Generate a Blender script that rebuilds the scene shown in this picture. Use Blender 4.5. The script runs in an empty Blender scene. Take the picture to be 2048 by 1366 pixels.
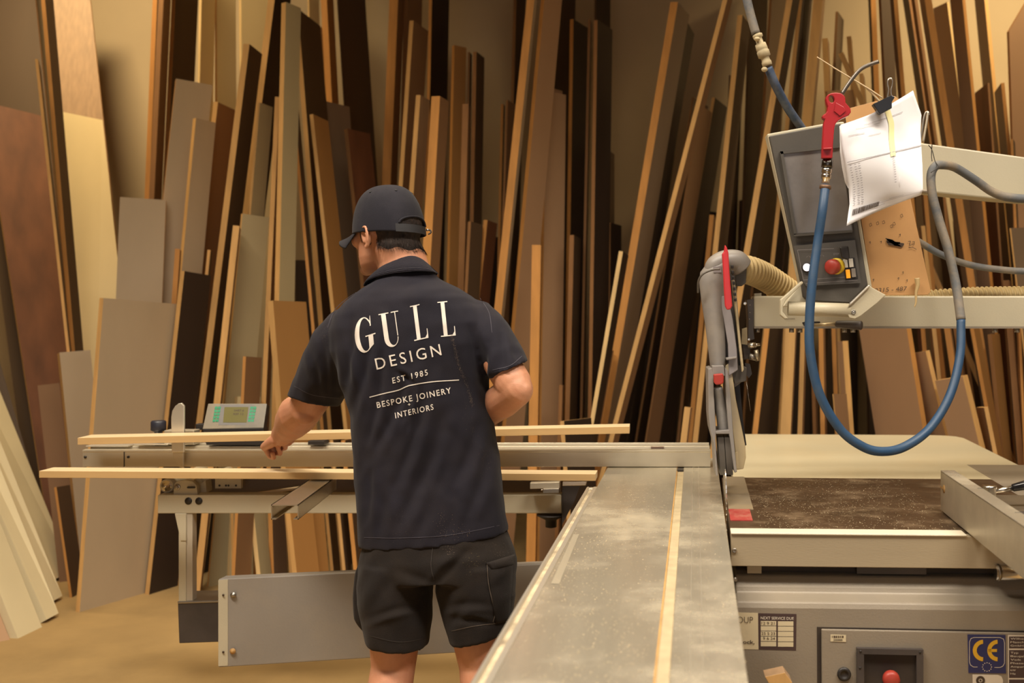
import bpy, bmesh, math, random
import numpy as np
from mathutils import Vector, Matrix, noise
from mathutils.bvhtree import BVHTree
random.seed(7)
F = 2100.0; H = 1.46; CX = 1300.0; HY = 611.0
PSI = math.radians(2.45); SN, CS = math.sin(PSI), math.cos(PSI)
COL = bpy.context.scene.collection
V = Vector
def P(px, py, s):
    return V(((px-CX)/s, F/s, H-(py-HY)/s))
def Pz(px, py, z):
    return P(px, py, (py-HY)/(H-z))
def Pa(px, py, a):
    d = (px-CX)/F; Y = a/(d*SN+CS); return P(px, py, F/Y)
def M(a, b, z):
    return V((a*SN+b*CS, a*CS-b*SN, z))
def proj(p):
    s = F/p[1]; return (CX+p[0]*s, HY+(H-p[2])*s)

# ---------------------------------------------------------------- materials
MATS = {}
def mat(name, col, rough=.6, metal=0.0, var=.12, scale=6.0, stretch=(1,1,1), bump=0.0, bscale=60.0,
        dust=0.0, dustcol=(.55,.4,.2), dscale=3.0, sheen=0.0, rnd=0.0, spec=.5, dm=0.0, coat=0.0, emit=None, estr=0, sss=0, rvar=0.0, trans=0.0, alpha=1.0):
    if name in MATS: return MATS[name]
    m = bpy.data.materials.new(name); m.use_nodes = True
    nt = m.node_tree; N = nt.nodes; L = nt.links; b = N['Principled BSDF']
    tc = N.new('ShaderNodeTexCoord'); mp = N.new('ShaderNodeMapping'); mp.inputs['Scale'].default_value = stretch
    L.new(tc.outputs['Object'], mp.inputs['Vector'])
    oi = N.new('ShaderNodeObjectInfo')
    nz = N.new('ShaderNodeTexNoise'); nz.inputs['Scale'].default_value = scale; nz.inputs['Detail'].default_value = 6; nz.noise_dimensions = '4D'
    mul = N.new('ShaderNodeMath'); mul.operation = 'MULTIPLY'; mul.inputs[1].default_value = 37.0
    L.new(oi.outputs['Random'], mul.inputs[0]); L.new(mul.outputs[0], nz.inputs['W']); L.new(mp.outputs[0], nz.inputs['Vector'])
    hsv = N.new('ShaderNodeHueSaturation'); hsv.inputs['Color'].default_value = (*col, 1)
    mr = N.new('ShaderNodeMapRange'); mr.inputs[3].default_value = 1-var; mr.inputs[4].default_value = 1+var
    mr.inputs[1].default_value = .3; mr.inputs[2].default_value = .7
    L.new(nz.outputs['Fac'], mr.inputs[0])
    if rnd:
        r2 = N.new('ShaderNodeMapRange'); r2.inputs[3].default_value = 1-rnd; r2.inputs[4].default_value = 1+rnd
        L.new(oi.outputs['Random'], r2.inputs[0])
        mm = N.new('ShaderNodeMath'); mm.operation = 'MULTIPLY'; L.new(mr.outputs[0], mm.inputs[0]); L.new(r2.outputs[0], mm.inputs[1])
        L.new(mm.outputs[0], hsv.inputs['Value'])
    else: L.new(mr.outputs[0], hsv.inputs['Value'])
    out = hsv.outputs[0]
    if dust:
        n2 = N.new('ShaderNodeTexNoise'); n2.inputs['Scale'].default_value = dscale; n2.inputs['Detail'].default_value = 9; n2.inputs['Roughness'].default_value = .65
        L.new(tc.outputs['Object'], n2.inputs['Vector'])
        r = N.new('ShaderNodeMapRange'); r.inputs[1].default_value = .45; r.inputs[2].default_value = .75; r.inputs[4].default_value = dust
        L.new(n2.outputs['Fac'], r.inputs[0])
        mx = N.new('ShaderNodeMixRGB'); L.new(r.outputs[0], mx.inputs[0]); L.new(out, mx.inputs[1]); mx.inputs[2].default_value = (*dustcol, 1)
        out = mx.outputs[0]
        if dm:   # dust lies matt on the metal
            q = N.new('ShaderNodeMapRange'); q.inputs[3].default_value = metal; q.inputs[4].default_value = 0; L.new(r.outputs[0], q.inputs[0]); L.new(q.outputs[0], b.inputs['Metallic'])
            q = N.new('ShaderNodeMapRange'); q.inputs[3].default_value = rough; q.inputs[4].default_value = rough+dm; L.new(r.outputs[0], q.inputs[0]); L.new(q.outputs[0], b.inputs['Roughness'])
            r.interpolation_type = 'SMOOTHSTEP'
    L.new(out, b.inputs['Base Color'])
    b.inputs['Roughness'].default_value = rough; b.inputs['Metallic'].default_value = metal
    b.inputs['Specular IOR Level'].default_value = spec
    if rvar and not dm:
        r3 = N.new('ShaderNodeMapRange'); r3.inputs[1].default_value=.3; r3.inputs[2].default_value=.7
        r3.inputs[3].default_value = max(.03, rough-rvar); r3.inputs[4].default_value = rough+rvar
        L.new(nz.outputs['Fac'], r3.inputs[0]); L.new(r3.outputs[0], b.inputs['Roughness'])
    if sheen:
        b.inputs['Sheen Weight'].default_value = sheen; b.inputs['Sheen Roughness'].default_value = .5
    if coat: b.inputs['Coat Weight'].default_value = coat; b.inputs['Coat Roughness'].default_value = .15
    if sss:
        b.inputs['Subsurface Weight'].default_value = sss; b.inputs['Subsurface Radius'].default_value = (.9,.35,.2); b.inputs['Subsurface Scale'].default_value = .006
    if bump:
        n3 = N.new('ShaderNodeTexNoise'); n3.inputs['Scale'].default_value = bscale; n3.inputs['Detail'].default_value = 4
        L.new(mp.outputs[0], n3.inputs['Vector'])
        bp = N.new('ShaderNodeBump'); bp.inputs['Strength'].default_value = bump; bp.inputs['Distance'].default_value = .002
        L.new(n3.outputs['Fac'], bp.inputs['Height']); L.new(bp.outputs[0], b.inputs['Normal'])
    if emit:
        b.inputs['Emission Color'].default_value = (*emit, 1); b.inputs['Emission Strength'].default_value = estr
    if trans: b.inputs['Transmission Weight'].default_value = trans
    if alpha < 1: b.inputs['Alpha'].default_value = alpha
    MATS[name] = m
    return m

# ---------------------------------------------------------------- mesh builder
class MB:
    def __init__(s): s.v = []; s.f = []; s.m = []; s.sm = []; s.mats = []
    def mi(s, m):
        if m not in s.mats: s.mats.append(m)
        return s.mats.index(m)
    def add(s, vs, fs, m, smooth=False):
        o = len(s.v); k = s.mi(m); s.v += [tuple(v) for v in vs]
        for f in fs: s.f.append([i+o for i in f]); s.m.append(k); s.sm.append(smooth)
        return s
    def hexa(s, c, m, fm=None, fi=()):   # c: 4 bottom + 4 top corners
        fs = [(3,2,1,0),(4,5,6,7),(0,1,5,4),(1,2,6,5),(2,3,7,6),(3,0,4,7)]
        for i, f in enumerate(fs): s.add([], [], m)
        o = len(s.v); s.v += [tuple(v) for v in c]
        for i, f in enumerate(fs):
            s.f.append([j+o for j in f]); s.m.append(s.mi(fm if (fm and i in fi) else m)); s.sm.append(False)
        return s
    def mbox(s, a0, a1, b0, b1, z0, z1, m):   # box in machine axes
        return s.hexa([M(a0,b0,z0),M(a0,b1,z0),M(a1,b1,z0),M(a1,b0,z0),M(a0,b0,z1),M(a0,b1,z1),M(a1,b1,z1),M(a1,b0,z1)], m)
    def box(s, x0, x1, y0, y1, z0, z1, m):
        return s.hexa([V((x0,y0,z0)),V((x1,y0,z0)),V((x1,y1,z0)),V((x0,y1,z0)),V((x0,y0,z1)),V((x1,y0,z1)),V((x1,y1,z1)),V((x0,y1,z1))], m)
    def prism(s, pts, ext, m, em=None, smooth=False):
        n = len(pts); ext = V(ext); b = [V(p)+ext for p in pts]
        s.add(list(pts)+b, [tuple(range(n)), tuple(reversed(range(n, 2*n)))], m)
        o = len(s.v)-2*n; k = s.mi(em or m)
        for i in range(n):
            j = (i+1) % n; s.f.append([o+j, o+i, o+n+i, o+n+j]); s.m.append(k); s.sm.append(smooth)
        return s
    def pprism(s, px, sc, d, m, em=None, smooth=False, dz=0):  # outline in the plane facing the camera, thickness d behind it
        return s.prism([P(x, y, sc) for x, y in px], (0, d, dz), m, em, smooth)
    def ring(s, c, ax, ay, n=20):
        return [V(c)+V(ax)*math.cos(t*2*math.pi/n)+V(ay)*math.sin(t*2*math.pi/n) for t in range(n)]
    def loft(s, rings, m, cap=True, smooth=True, closed=False):
        n = len(rings[0]); vs = [v for r in rings for v in r]; fs = []
        R = len(rings)
        for i in range(R if closed else R-1):
            for j in range(n):
                k = (j+1) % n; a = i*n; b = ((i+1) % R)*n
                fs.append((a+j, a+k, b+k, b+j))
        s.add(vs, fs, m, smooth)
        if cap and not closed:
            o = len(s.v)-len(vs); k = s.mi(m)
            s.f.append([o+j for j in reversed(range(n))]); s.m.append(k); s.sm.append(False)
            s.f.append([o+(R-1)*n+j for j in range(n)]); s.m.append(k); s.sm.append(False)
        return s
    def cyl(s, p0, p1, r0, r1=None, m=None, n=20, cap=True, smooth=True):
        r1 = r0 if r1 is None else r1; p0, p1 = V(p0), V(p1); d = (p1-p0).normalized()
        u = d.cross(V((0,0,1)) if abs(d.z) < .9 else V((1,0,0))).normalized(); w = d.cross(u)
        return s.loft([s.ring(p0, u*r0, w*r0, n), s.ring(p1, u*r1, w*r1, n)], m, cap, smooth)
    def lathe(s, p0, ax, prof, m, n=24):  # prof: (distance along axis, radius)
        p0 = V(p0); d = V(ax).normalized(); u = d.cross(V((0,0,1)) if abs(d.z) < .9 else V((1,0,0))).normalized(); w = d.cross(u)
        return s.loft([s.ring(p0+d*h, u*max(r,1e-4), w*max(r,1e-4), n) for h, r in prof], m)
    def ell(s, c, r, m, rot=None, nu=20, nv=12):
        R = rot or Matrix.Identity(3); rings = []
        for i in range(1, nv):
            t = math.pi*i/nv; z = -math.cos(t); q = math.sin(t)
            rings.append([V(c)+R@V((r[0]*q*math.cos(2*math.pi*j/nu), r[1]*q*math.sin(2*math.pi*j/nu), r[2]*z)) for j in range(nu)])
        vs = [v for g in rings for v in g]+[V(c)+R@V((0,0,-r[2])), V(c)+R@V((0,0,r[2]))]
        fs = []; K = len(rings)
        for i in range(K-1):
            for j in range(nu):
                k = (j+1) % nu; fs.append((i*nu+j, i*nu+k, (i+1)*nu+k, (i+1)*nu+j))
        for j in range(nu):
            k = (j+1) % nu; fs.append((K*nu, k, j)); fs.append((K*nu+1, (K-1)*nu+j, (K-1)*nu+k))
        return s.add(vs, fs, m, True)
    def tube(s, path, r, m, n=12, sub=8, ribs=None, cap=True, flat=1.0):
        pts = smooth_path(path, sub) if sub > 1 else [V(p) for p in path]
        rr = r if isinstance(r, (list, tuple)) else None
        K = len(pts); rings = []; d0 = (pts[1]-pts[0]).normalized()
        u = d0.cross(V((0,0,1)) if abs(d0.z) < .9 else V((1,0,0))).normalized()
        for i, p in enumerate(pts):
            d = (pts[min(i+1,K-1)]-pts[max(i-1,0)]).normalized()
            u = (u-d*u.dot(d)).normalized(); w = d.cross(u)
            q = r if rr is None else np.interp(i/(K-1)*(len(rr)-1), range(len(rr)), rr)
            if ribs: q = q*(1+ribs[0]*(abs(math.sin(i*ribs[1]))-.5))
            rings.append(s.ring(p, u*q, w*q*flat, n))
        return s.loft(rings, m, cap)
    def text(s, txt, o, ru, uv, m, bold=0.0, map3=None, space=1.0, maxe=None):
        """text whose baseline starts at o, whole width = ru, cap height = uv (2-vectors in pixels); map3 turns (x, y) into a point"""
        cu = bpy.data.curves.new('t', 'FONT'); cu.body = txt; cu.space_character = space; cu.offset = bold; cu.resolution_u = 3
        ob = bpy.data.objects.new('t', cu); COL.objects.link(ob); bpy.context.view_layer.update()
        me = bpy.data.meshes.new_from_object(ob.evaluated_get(bpy.context.evaluated_depsgraph_get()))
        bpy.data.objects.remove(ob); bpy.data.curves.remove(cu)
        if not me.vertices: return s
        xs = [v.co.x for v in me.vertices]; ys = [v.co.y for v in me.vertices]; x0 = min(xs); w = max(xs)-x0; h = .7
        vs = []
        if maxe: split_long(me, maxe*w/math.hypot(*ru))
        for v in me.vertices:
            a = (v.co.x-x0)/w; b = v.co.y/h
            vs.append(map3(o[0]+ru[0]*a+uv[0]*b, o[1]+ru[1]*a+uv[1]*b))
        s.add(vs, [tuple(p.vertices) for p in me.polygons], m)
        bpy.data.meshes.remove(me); return s
    def mesh(s, name, origin=None):
        me = bpy.data.meshes.new(name); o = V(origin) if origin is not None else V((0,0,0))
        me.from_pydata([V(v)-o for v in s.v], [], s.f)
        for m in s.mats: me.materials.append(m)
        me.polygons.foreach_set('material_index', s.m); me.polygons.foreach_set('use_smooth', s.sm); me.update()
        return me
    def build(s, name, parent=None, bevel=0, label=None, fixn=True, seg=2):
        if parent is not None: org = V((0,0,0)); 
        else:
            a = np.array(s.v); org = V(((a[:,0].min()+a[:,0].max())/2, (a[:,1].min()+a[:,1].max())/2, a[:,2].min()))
        po = world_loc(parent) if parent is not None else org
        me = s.mesh(name, po)
        if fixn:
            bm = bmesh.new(); bm.from_mesh(me); bmesh.ops.recalc_face_normals(bm, faces=bm.faces); bm.to_mesh(me); bm.free()
        ob = bpy.data.objects.new(name, me); COL.objects.link(ob)
        if parent is not None: ob.parent = parent
        else: ob.location = org
        if bevel:
            b = ob.modifiers.new('b', 'BEVEL'); b.width = bevel; b.segments = seg; b.limit_method = 'ANGLE'; b.angle_limit = math.radians(40)
        if label: ob['label'] = label
        return ob
def split_long(me, L):
    bm = bmesh.new(); bm.from_mesh(me); bmesh.ops.triangulate(bm, faces=bm.faces)
    for _ in range(6):
        es = [e for e in bm.edges if e.calc_length() > L]
        if not es: break
        bmesh.ops.subdivide_edges(bm, edges=es, cuts=1); bmesh.ops.triangulate(bm, faces=bm.faces)
    bm.to_mesh(me); bm.free()
def resample(pts, step):
    out = [V(pts[0])]; acc = 0
    for a, b in zip(pts, pts[1:]):
        a, b = V(a), V(b); L = (b-a).length; t = step-acc
        while t <= L: out.append(a.lerp(b, t/L)); t += step
        acc = (acc+L) % step
    return out
def world_loc(o):
    l = V((0,0,0))
    while o is not None: l = l+o.location; o = o.parent
    return l
def smooth_path(p, sub=8):
    p = [V(q) for q in p]; out = []
    for i in range(len(p)-1):
        a = p[i-1] if i else p[0]*2-p[1]; b = p[i]; c = p[i+1]; d = p[i+2] if i+2 < len(p) else p[-1]*2-p[-2]
        for k in range(sub):
            t = k/sub
            out.append(.5*((2*b)+(c-a)*t+(2*a-5*b+4*c-d)*t*t+(3*b-a-3*c+d)*t**3))
    out.append(p[-1]); return out
def thing(name, loc, label, cat, group=None):
    o = bpy.data.objects.new(name, None); o.location = loc; o.empty_display_size = .1; COL.objects.link(o)
    o['label'] = label; o['category'] = cat
    if group: o['group'] = group
    return o
def tag(o, label, cat, group=None):
    o['label'] = label; o['category'] = cat
    if group: o['group'] = group
    return o
# ---------------------------------------------------------------- palette
wall_m = mat('wall_paint', (.44,.345,.22), .85, var=.07, scale=1.4, dust=.25, dustcol=(.36,.28,.19), dscale=.7, bump=.25, bscale=25)
floor_m = mat('dusty_concrete', (.34,.22,.085), .8, var=.18, scale=2.2, dust=.75, dustcol=(.46,.30,.115), dscale=1.6, bump=.5, bscale=14)
ceil_m = mat('ceiling_sheet', (.7,.63,.5), .8)
ST = (6,6,.5)
E = {k: mat(n, c, .75, var=.13, scale=7, stretch=(5,5,.6), rnd=.14, bump=.15, bscale=30) for k, n, c in (
    ('t','edge_tan',(.60,.35,.125)), ('o','edge_orange',(.50,.235,.06)), ('b','edge_brown',(.27,.13,.045)),
    ('p','edge_pale',(.66,.46,.21)), ('d','edge_dark',(.08,.04,.016)))}
FC = {k: mat(n, c, r, var=.06, scale=2.5, stretch=(1.5,1.5,.5), rnd=.08) for k, n, c, r in (
    ('C','face_cream',(.62,.50,.27),.5), ('G','face_grey_beige',(.42,.33,.22),.5), ('V','face_olive_grey',(.36,.29,.16),.5),
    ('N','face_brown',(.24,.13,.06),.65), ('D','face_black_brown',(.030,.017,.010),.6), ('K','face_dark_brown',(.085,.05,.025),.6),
    ('P','face_pinkish_brown',(.40,.24,.13),.6), ('O','face_orange_brown',(.34,.17,.05),.6), ('M','face_grey_brown',(.21,.15,.10),.6))}
FC['T'] = mat('face_veneer', (.30,.185,.10), .55, var=.16, scale=6, stretch=(9,9,.35), rnd=.05)
FC['R'] = mat('face_red_plywood', (.145,.055,.024), .55, var=.28, scale=3.5, stretch=(3,3,.5), rnd=.05)
FC['W'] = mat('face_white_plank', (.66,.57,.36), .5, var=.05, scale=3)

# ---------------------------------------------------------------- the room
def struct(name, mb, parent=None):
    o = mb.build(name, parent)
    if parent is None: o['kind'] = 'structure'
    return o
WY = 7.35
struct('floor', MB().box(-6.2, 6.2, -5.2, WY+.2, -.12, 0, floor_m))
struct('ceiling', MB().box(-6.2, 6.2, -5.2, WY+.2, 5.4, 5.55, ceil_m))
struct('wall_back', MB().box(-6.2, 6.2, WY, WY+.2, 0, 5.4, wall_m))
struct('wall_left', MB().box(-6.2, -6.0, -5, WY, 0, 5.4, wall_m))
struct('wall_right', MB().box(6.0, 6.2, -5, WY, 0, 5.4, wall_m))
# unseen wall behind the camera; its big loading door opening is added for the fill light
wf = MB(); wf.box(-6.0, -2.4, -5.2, -5, 0, 5.4, wall_m); wf.box(3.0, 6.0, -5.2, -5, 0, 5.4, wall_m); wf.box(-2.4, 3.0, -5.2, -5, 3.9, 5.4, wall_m)
struct('wall_front', wf)

# ---------------------------------------------------------------- boards against the back wall
BOARDS = []; SLABS = []
YFIX = {'tall thin dark board leaning left between the red plywood and the pale veneer plank': (5.619, 0.129), 'thin tan board reaching mid height just right of the red plywood': (5.476, 0.13), 'short tan board right of the red plywood, behind the fence end': (5.381, 0.09), 'short brown board standing in front of the red plywood sheet': (5.539, 0.05), 'tall orange board edge at the right side of the bright wall patch': (6.149, 0.1), 'tall dark brown sheet above the wide grey beige sheet at left': (6.23, 0.2), 'wide grey beige sheet whose slanting top meets the dark brown sheet': (5.743, 0.09), 'grey beige sheet behind the cream strip, stepped top at left': (5.663, 0.09), 'brown board with tan edge and level top at left of the tallest leaning pair': (5.784, 0.17), 'long dark board with tan edge leaning right, top below the cream sheets': (5.475, 0.17), 'olive grey board right under the black-faced tall board': (5.52, 0.09), 'tall dark sheet with speckled tan edge leaning left, slanting top': (5.801, 0.3), 'orange brown board with tan edge leaning left beneath the dark sheet': (5.605, 0.17), "mid grey brown sheet to the left above the man's cap brim": (6.113, 0.16), 'narrow pale grey sheet between the dark sheet and the orange board': (6.46, 0.08), 'tall orange brown board beside the wide near black sheet': (6.31, 0.15), "red dark sheet standing just left of the man's cap": (5.965, 0.17), "grey beige sheet at left, top level with the man's cap": (5.633, 0.09), 'short orange strip in front of the grey beige sheet': (5.421, 0.1), 'board with orange edge between the largest beige sheet and the black one': (5.531, 0.14), 'olive grey sheet with slanting top behind the digital display': (5.45, 0.09), 'small dark brown sheet standing right above the digital display': (4.898, 0.15), "broad orange brown board with level top left of the man's sleeve": (5.007, 0.2), 'tan edged orange board under the end of the open steel channel': (4.943, 0.14), 'tall orange brown board directly above the cap': (6.285, 0.17), 'brown board with slanting top just right of the cap crown': (5.78, 0.17), "short dark board low behind the man's collar": (5.541, 0.1), 'short red dark board with orange edge behind the right shoulder': (5.659, 0.1), 'right one of the two thin upright strips, with black face': (5.691, 0.16), 'short black board left of the pale leaning lath': (6.141, 0.12), 'pale lath leaning right, first of the leaning group': (5.191, 0.12), 'wide orange timber leaning right beside the bare wall': (5.503, 0.17), 'black board showing just right of the wide orange timber': (5.866, 0.17), 'thin orange edged board under the wide orange timber': (5.996, 0.14), 'shorter thin board right of the wide orange timber': (6.285, 0.14), 'long thin tan timber leaning most steeply across the others': (5.309, 0.06), 'brown sheet behind the long steep timber': (6.271, 0.15), 'wide brown board low between the steep timbers': (5.903, 0.12), 'thin tan edged black board in the leaning group': (6.03, 0.17), 'second dim brown strip low in the dark gap': (6.217, 0.12), 'tall dark brown sheet behind the upper air hose': (6.608, 0.2), 'widest tan timber directly above the control panel': (5.755, 0.1), 'tan board just above the bent nozzle': (6.148, 0.1), 'short stick leaning left above the red air gun': (5.791, 0.03), 'orange board at the left rim of the bright right wall': (6.252, 0.1), 'red edged board above the top of the paper': (5.663, 0.12), 'dark board with chipped edge at the right of the paper': (6.353, 0.15), 'brown strip hugging the chipped dark board': (6.013, 0.05), 'orange timber running down behind the cream arm': (5.559, 0.14), 'pale sheet with bright edge and pointed top at right': (6.036, 0.09), 'grey brown board with red edge beside the bright wall at right': (5.692, 0.08), 'grey brown board with chipped greenish edge at right': (6.187, 0.2), 'dark red board with slanting top at right': (5.831, 0.2), 'short grey brown board with orange edge near the right edge': (5.88, 0.2), 'small orange strip in front of the broad brown plywood': (5.263, 0.074), 'grey brown sheet with rising top edge at the right edge': (5.207, 0.2), 'thin orange strip right of the writing board': (5.689, 0.1), 'dark brown board between the cream arms': (5.917, 0.14), 'broad near black sheet between the cream arms': (6.144, 0.2), 'black sheet between the first two timbers under the boom': (5.595, 0.15), 'narrow orange strip above the chipped pinkish sheet': (5.576, 0.1), 'dark red board near the right edge behind the table': (5.351, 0.093), 'olive brown board at the far right behind the table': (6.083, 0.09), 'added shade sheet deep behind the guard elbow': (6.762, 0.12)}
BG = 'boards and sheets leaning on the back wall'
def cat_of(n): return 'board' if ('board' in n or 'plank' in n) else 'sheet'
def finish_board(mb, name, lab, group=BG):
    o = mb.build(name, fixn=True)
    tag(o, lab, cat_of(name), group); return o
def board(name, xa, ya, xb, yb, w, dx, Yb, em, fm, lab, dY=.17, k=.085, cut=0, bevel=True):
    """near edge seen as a strip whose left side runs from pixel (xa, ya) down through (xb, yb), w pixels wide; the face goes back dY metres and shows dx pixels to the right (or left if negative)"""
    if fm in 'GCV' and 'largest' not in lab: dY = min(dY, .09)
    elif fm == 'P': dY = min(dY, .3)
    em = E[em]; fm = FC[fm]; Yb, dY = YFIX.get(lab, (Yb, dY)); BOARDS.append((xa, ya, xb, yb, w, dx, Yb, dY, k, cut, lab))
    mb = MB(); mb.hexa(board_geo(xa, ya, xb, yb, w, dx, Yb, dY, k, cut), em, fm, (2,))
    return finish_board(mb, name, lab)
def board_geo(xa, ya, xb, yb, w, dx, Yb, dY, k, cut):
    sl = (xb-xa)/(yb-ya); sb = F/Yb; yf = HY+H*sb
    off = w if dx >= 0 else 0
    g = dx if dx != 0 else 1.5
    C0 = P(xa+sl*(yf-ya)+off, yf, sb)
    Yt = (Yb+k*H)/(1+k*(ya-HY)/F); C1 = P(xa+off, ya, F/Yt)
    a = C1-C0; ah = a.normalized()
    far = (xa+off+g-CX)/F*(Yt+dY)
    wv = V((far-C1.x, dY, 0)); wv -= ah*wv.dot(ah)
    n = ah.cross(wv).normalized()
    if (n.x > 0) == (g > 0): n = -n
    st = F/Yt; fac = max(.35, abs(n.x-n.y*C1.x/C1.y)); T = n*(w/st/fac)
    def foot(p): return p-ah*((p.z)/ah.z)
    dn = [foot(p) for p in (C0, C0+wv, C0+wv+T, C0+T)]
    up = [C1, C1+wv-a*cut, C1+wv+T-a*cut, C1+T]
    return dn+up
def slab(name, q, t, em, fm, lab, group=BG):
    """a broad face given by its corners (px, py, scale), thickness t metres going back from the camera"""
    c = [P(*p) for p in q]; n = (c[1]-c[0]).cross(c[3]-c[0]).normalized()
    if n.y < 0: n = -n
    mb = MB(); m = E[em] if em in E else FC[em]; SLABS.append(([tuple(p) for p in c]+[tuple(p+n*t) for p in c], lab))
    mb.prism(c, n*t, FC[fm], m)
    return finish_board(mb, name, lab, group)
def fl(y): return (y-HY)/H

# pale planks low on the left
PG = 'pale planks leaning low at the left'
for i, (bl, br, lab) in enumerate((
    ((36,1277), (84,1254), 'pale plank nearest the camera at the lower left corner, face to the right'),
    ((80,1247), (103,1234), 'pale plank second from the front in the stack leaning at the lower left'),
    ((96,1208), (111,1199), 'narrow pale plank third from the front in the lower left stack'),
    ((92,1168), (132,1148), 'rearmost pale plank of the lower left stack, its edge reaching furthest right'))):
    K = 760; s0 = fl(bl[1]); s1 = fl(br[1]); sl = (.40, .40, .40, .40)[i]
    slab('pale_plank', [(bl[0], bl[1], s0), (br[0]+(1 if i else 0), br[1], s1), (br[0]-sl*K, br[1]-K, s1*.93), (bl[0]-(0 if i==0 else 28)-sl*K, bl[1]-K, s0*.93)], .035, 'W', 'W', lab, PG)
slab('pale_plank', [(-30,1290,fl(1290)), (20,1279,fl(1279)), (20-304,520,fl(1280)*.93), (-30-304,530,fl(1290)*.93)], .03, 'o', 'P', 'pinkish plank edge at the very left bottom beside the pale planks', PG)

B = board
# name, xa, ya, xb, yb, strip, face, base depth, edge, face, label
slab('plywood_sheet', [(107,1125,352),(192,1112,343),(85,232,308),(-33,203,318)], .02, 't', 'R', 'broad red-brown plywood sheet leaning left at the left edge of the photo')
slab('laminated_sheet', [(70,1100,336),(186,1100,334),(60,-100,294),(-90,-100,297)], .02, 'b', 'K', 'grey brown sheet filling the top left corner behind the red plywood')
slab('dark_fill_sheet', [(60,1150,fl(1135)),(120,1135,fl(1128)),(-60,520,338),(-190,520,345)], .02, 'b', 'K', 'dark brown sheet half hidden behind the pale planks at left')
B('timber_board', 66,-190, 141,690, 8, 18, 6.05, 'o','K', 'tall thin dark board leaning left between the red plywood and the pale veneer plank', dY=.16)
B('timber_board', 70,118, 132,690, 6, 5, 5.85, 't','K', 'thin tan board reaching mid height just right of the red plywood', dY=.14)
B('timber_board', 110,705, 153,1130, 9, 62, 5.5, 't','G', 'short tan board right of the red plywood, behind the fence end', dY=.17)
B('timber_board', 70,771, 112,1150, 5, 44, 5.62, 'o','N', 'short brown board standing in front of the red plywood sheet', dY=.05)
B('timber_board', 108,974, 133,1150, 5, 26, 5.25, 'o','K', 'lowest little dark board by the feet of the pale planks', dY=.12)
slab('veneer_plank', [(206,1104,338),(299,1100,335),(174,-60,302),(91,-60,305)], .02, 't', 'T', 'light veneer plank with straight grain leaning high at the left')
slab('laminated_sheet', [(186,1145,366),(302,1134,358),(205,240,322),(112,221,328)], .02, 'p', 'C', 'cream sheet in front of the veneer plank, top edge below its foot')
B('timber_board', 313,-190, 289,400, 9, 3, 6.35, 'o','K', 'tall orange board edge at the right side of the bright wall patch', dY=.1)
B('timber_board', 326,-190, 298,400, 10, 14, 6.05, 'b','N', 'tall brown board right beside the orange edge near the bright wall patch', dY=.16)
B('laminated_sheet', 352,-190, 327,345, 8, 44, 6.25, 'o','K', 'tall dark brown sheet above the wide grey beige sheet at left', dY=.2)
B('laminated_sheet', 344,157, 316,420, 8, 74, 5.95, 'o','G', 'wide grey beige sheet whose slanting top meets the dark brown sheet', dY=.22)
B('laminated_sheet', 386,236, 352,600, 6, 40, 5.7, 't','G', 'grey beige sheet behind the cream strip, stepped top at left', dY=.18)
B('laminated_sheet', 403,-190, 394,232, 4, 27, 6.15, 'p','C', 'bright cream sheet seen as a narrow tall strip at left', dY=.1)
B('laminated_sheet', 429,-190, 430,205, 4, 38, 6.45, 'o','C', 'tall cream sheet with thin orange edge right of the bright strip', dY=.25)
B('laminated_sheet', 472,-190, 475,205, 9, 60, 6.2, 'p','C', 'tall cream sheet with pale edge above the short dark sheets at left', dY=.25)
B('timber_board', 427,204, 388,540, 9, 36, 5.72, 't','N', 'brown board with tan edge and level top at left of the tallest leaning pair', dY=.17)
B('timber_board', 487,88, 396,820, 12, 26, 5.45, 't','K', 'long dark board with tan edge leaning right, top below the cream sheets', dY=.17)
B('timber_board', 551,-120, 483,430, 13, 30, 5.72, 't','D', 'tall black-faced board with tan edge in the left middle stack', dY=.17)
B('timber_board', 516,205, 497,430, 4, 26, 5.5, 't','V', 'olive grey board right under the black-faced tall board', dY=.12)
B('timber_board', 550,194, 531,620, 9, 8, 5.55, 't','N', 'tan edged narrow board beside the olive grey one', dY=.1)
B('laminated_sheet', 563,4, 549,600, 9, 30, 5.3, 't','V', 'tall olive grey sheet with tan edge and pointed slanting top', dY=.16)
B('laminated_sheet', 587,17, 640,680, 9, 44, 5.95, 't','K', 'tall dark sheet with speckled tan edge leaning left, slanting top', dY=.3)
B('timber_board', 580,183, 627,700, 6, 9, 5.5, 'o','K', 'thin orange edged board leaning left in front of the dark sheet', dY=.12)
B('timber_board', 619,228, 664,640, 7, 30, 5.62, 't','O', 'orange brown board with tan edge leaning left beneath the dark sheet', dY=.17)
B('laminated_sheet', 646,202, 668,560, 5, 48, 6.1, 'b','M', 'mid grey brown sheet to the left above the man\'s cap brim', dY=.16)
B('laminated_sheet', 633,52, 648,235, 3, 19, 6.42, 'p','G', 'narrow pale grey sheet between the dark sheet and the orange board', dY=.08)
B('timber_board', 634,-150, 652,205, 12, 14, 6.35, 'o','O', 'tall orange brown board beside the wide near black sheet', dY=.15)
B('laminated_sheet', 664,-150, 690,250, 3, 55, 6.5, 'd','K', 'wide near black sheet beside the bare wall left of the cap', dY=.2)
B('laminated_sheet', 688,257, 720,560, 7, 45, 5.88, 'b','R', 'red dark sheet standing just left of the man\'s cap', dY=.17)
B('laminated_sheet', 612,-150, 616,50, 3, 20, 6.7, 'p','C', 'small cream sheet showing high behind the dark leaning sheet', dY=.05)
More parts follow.
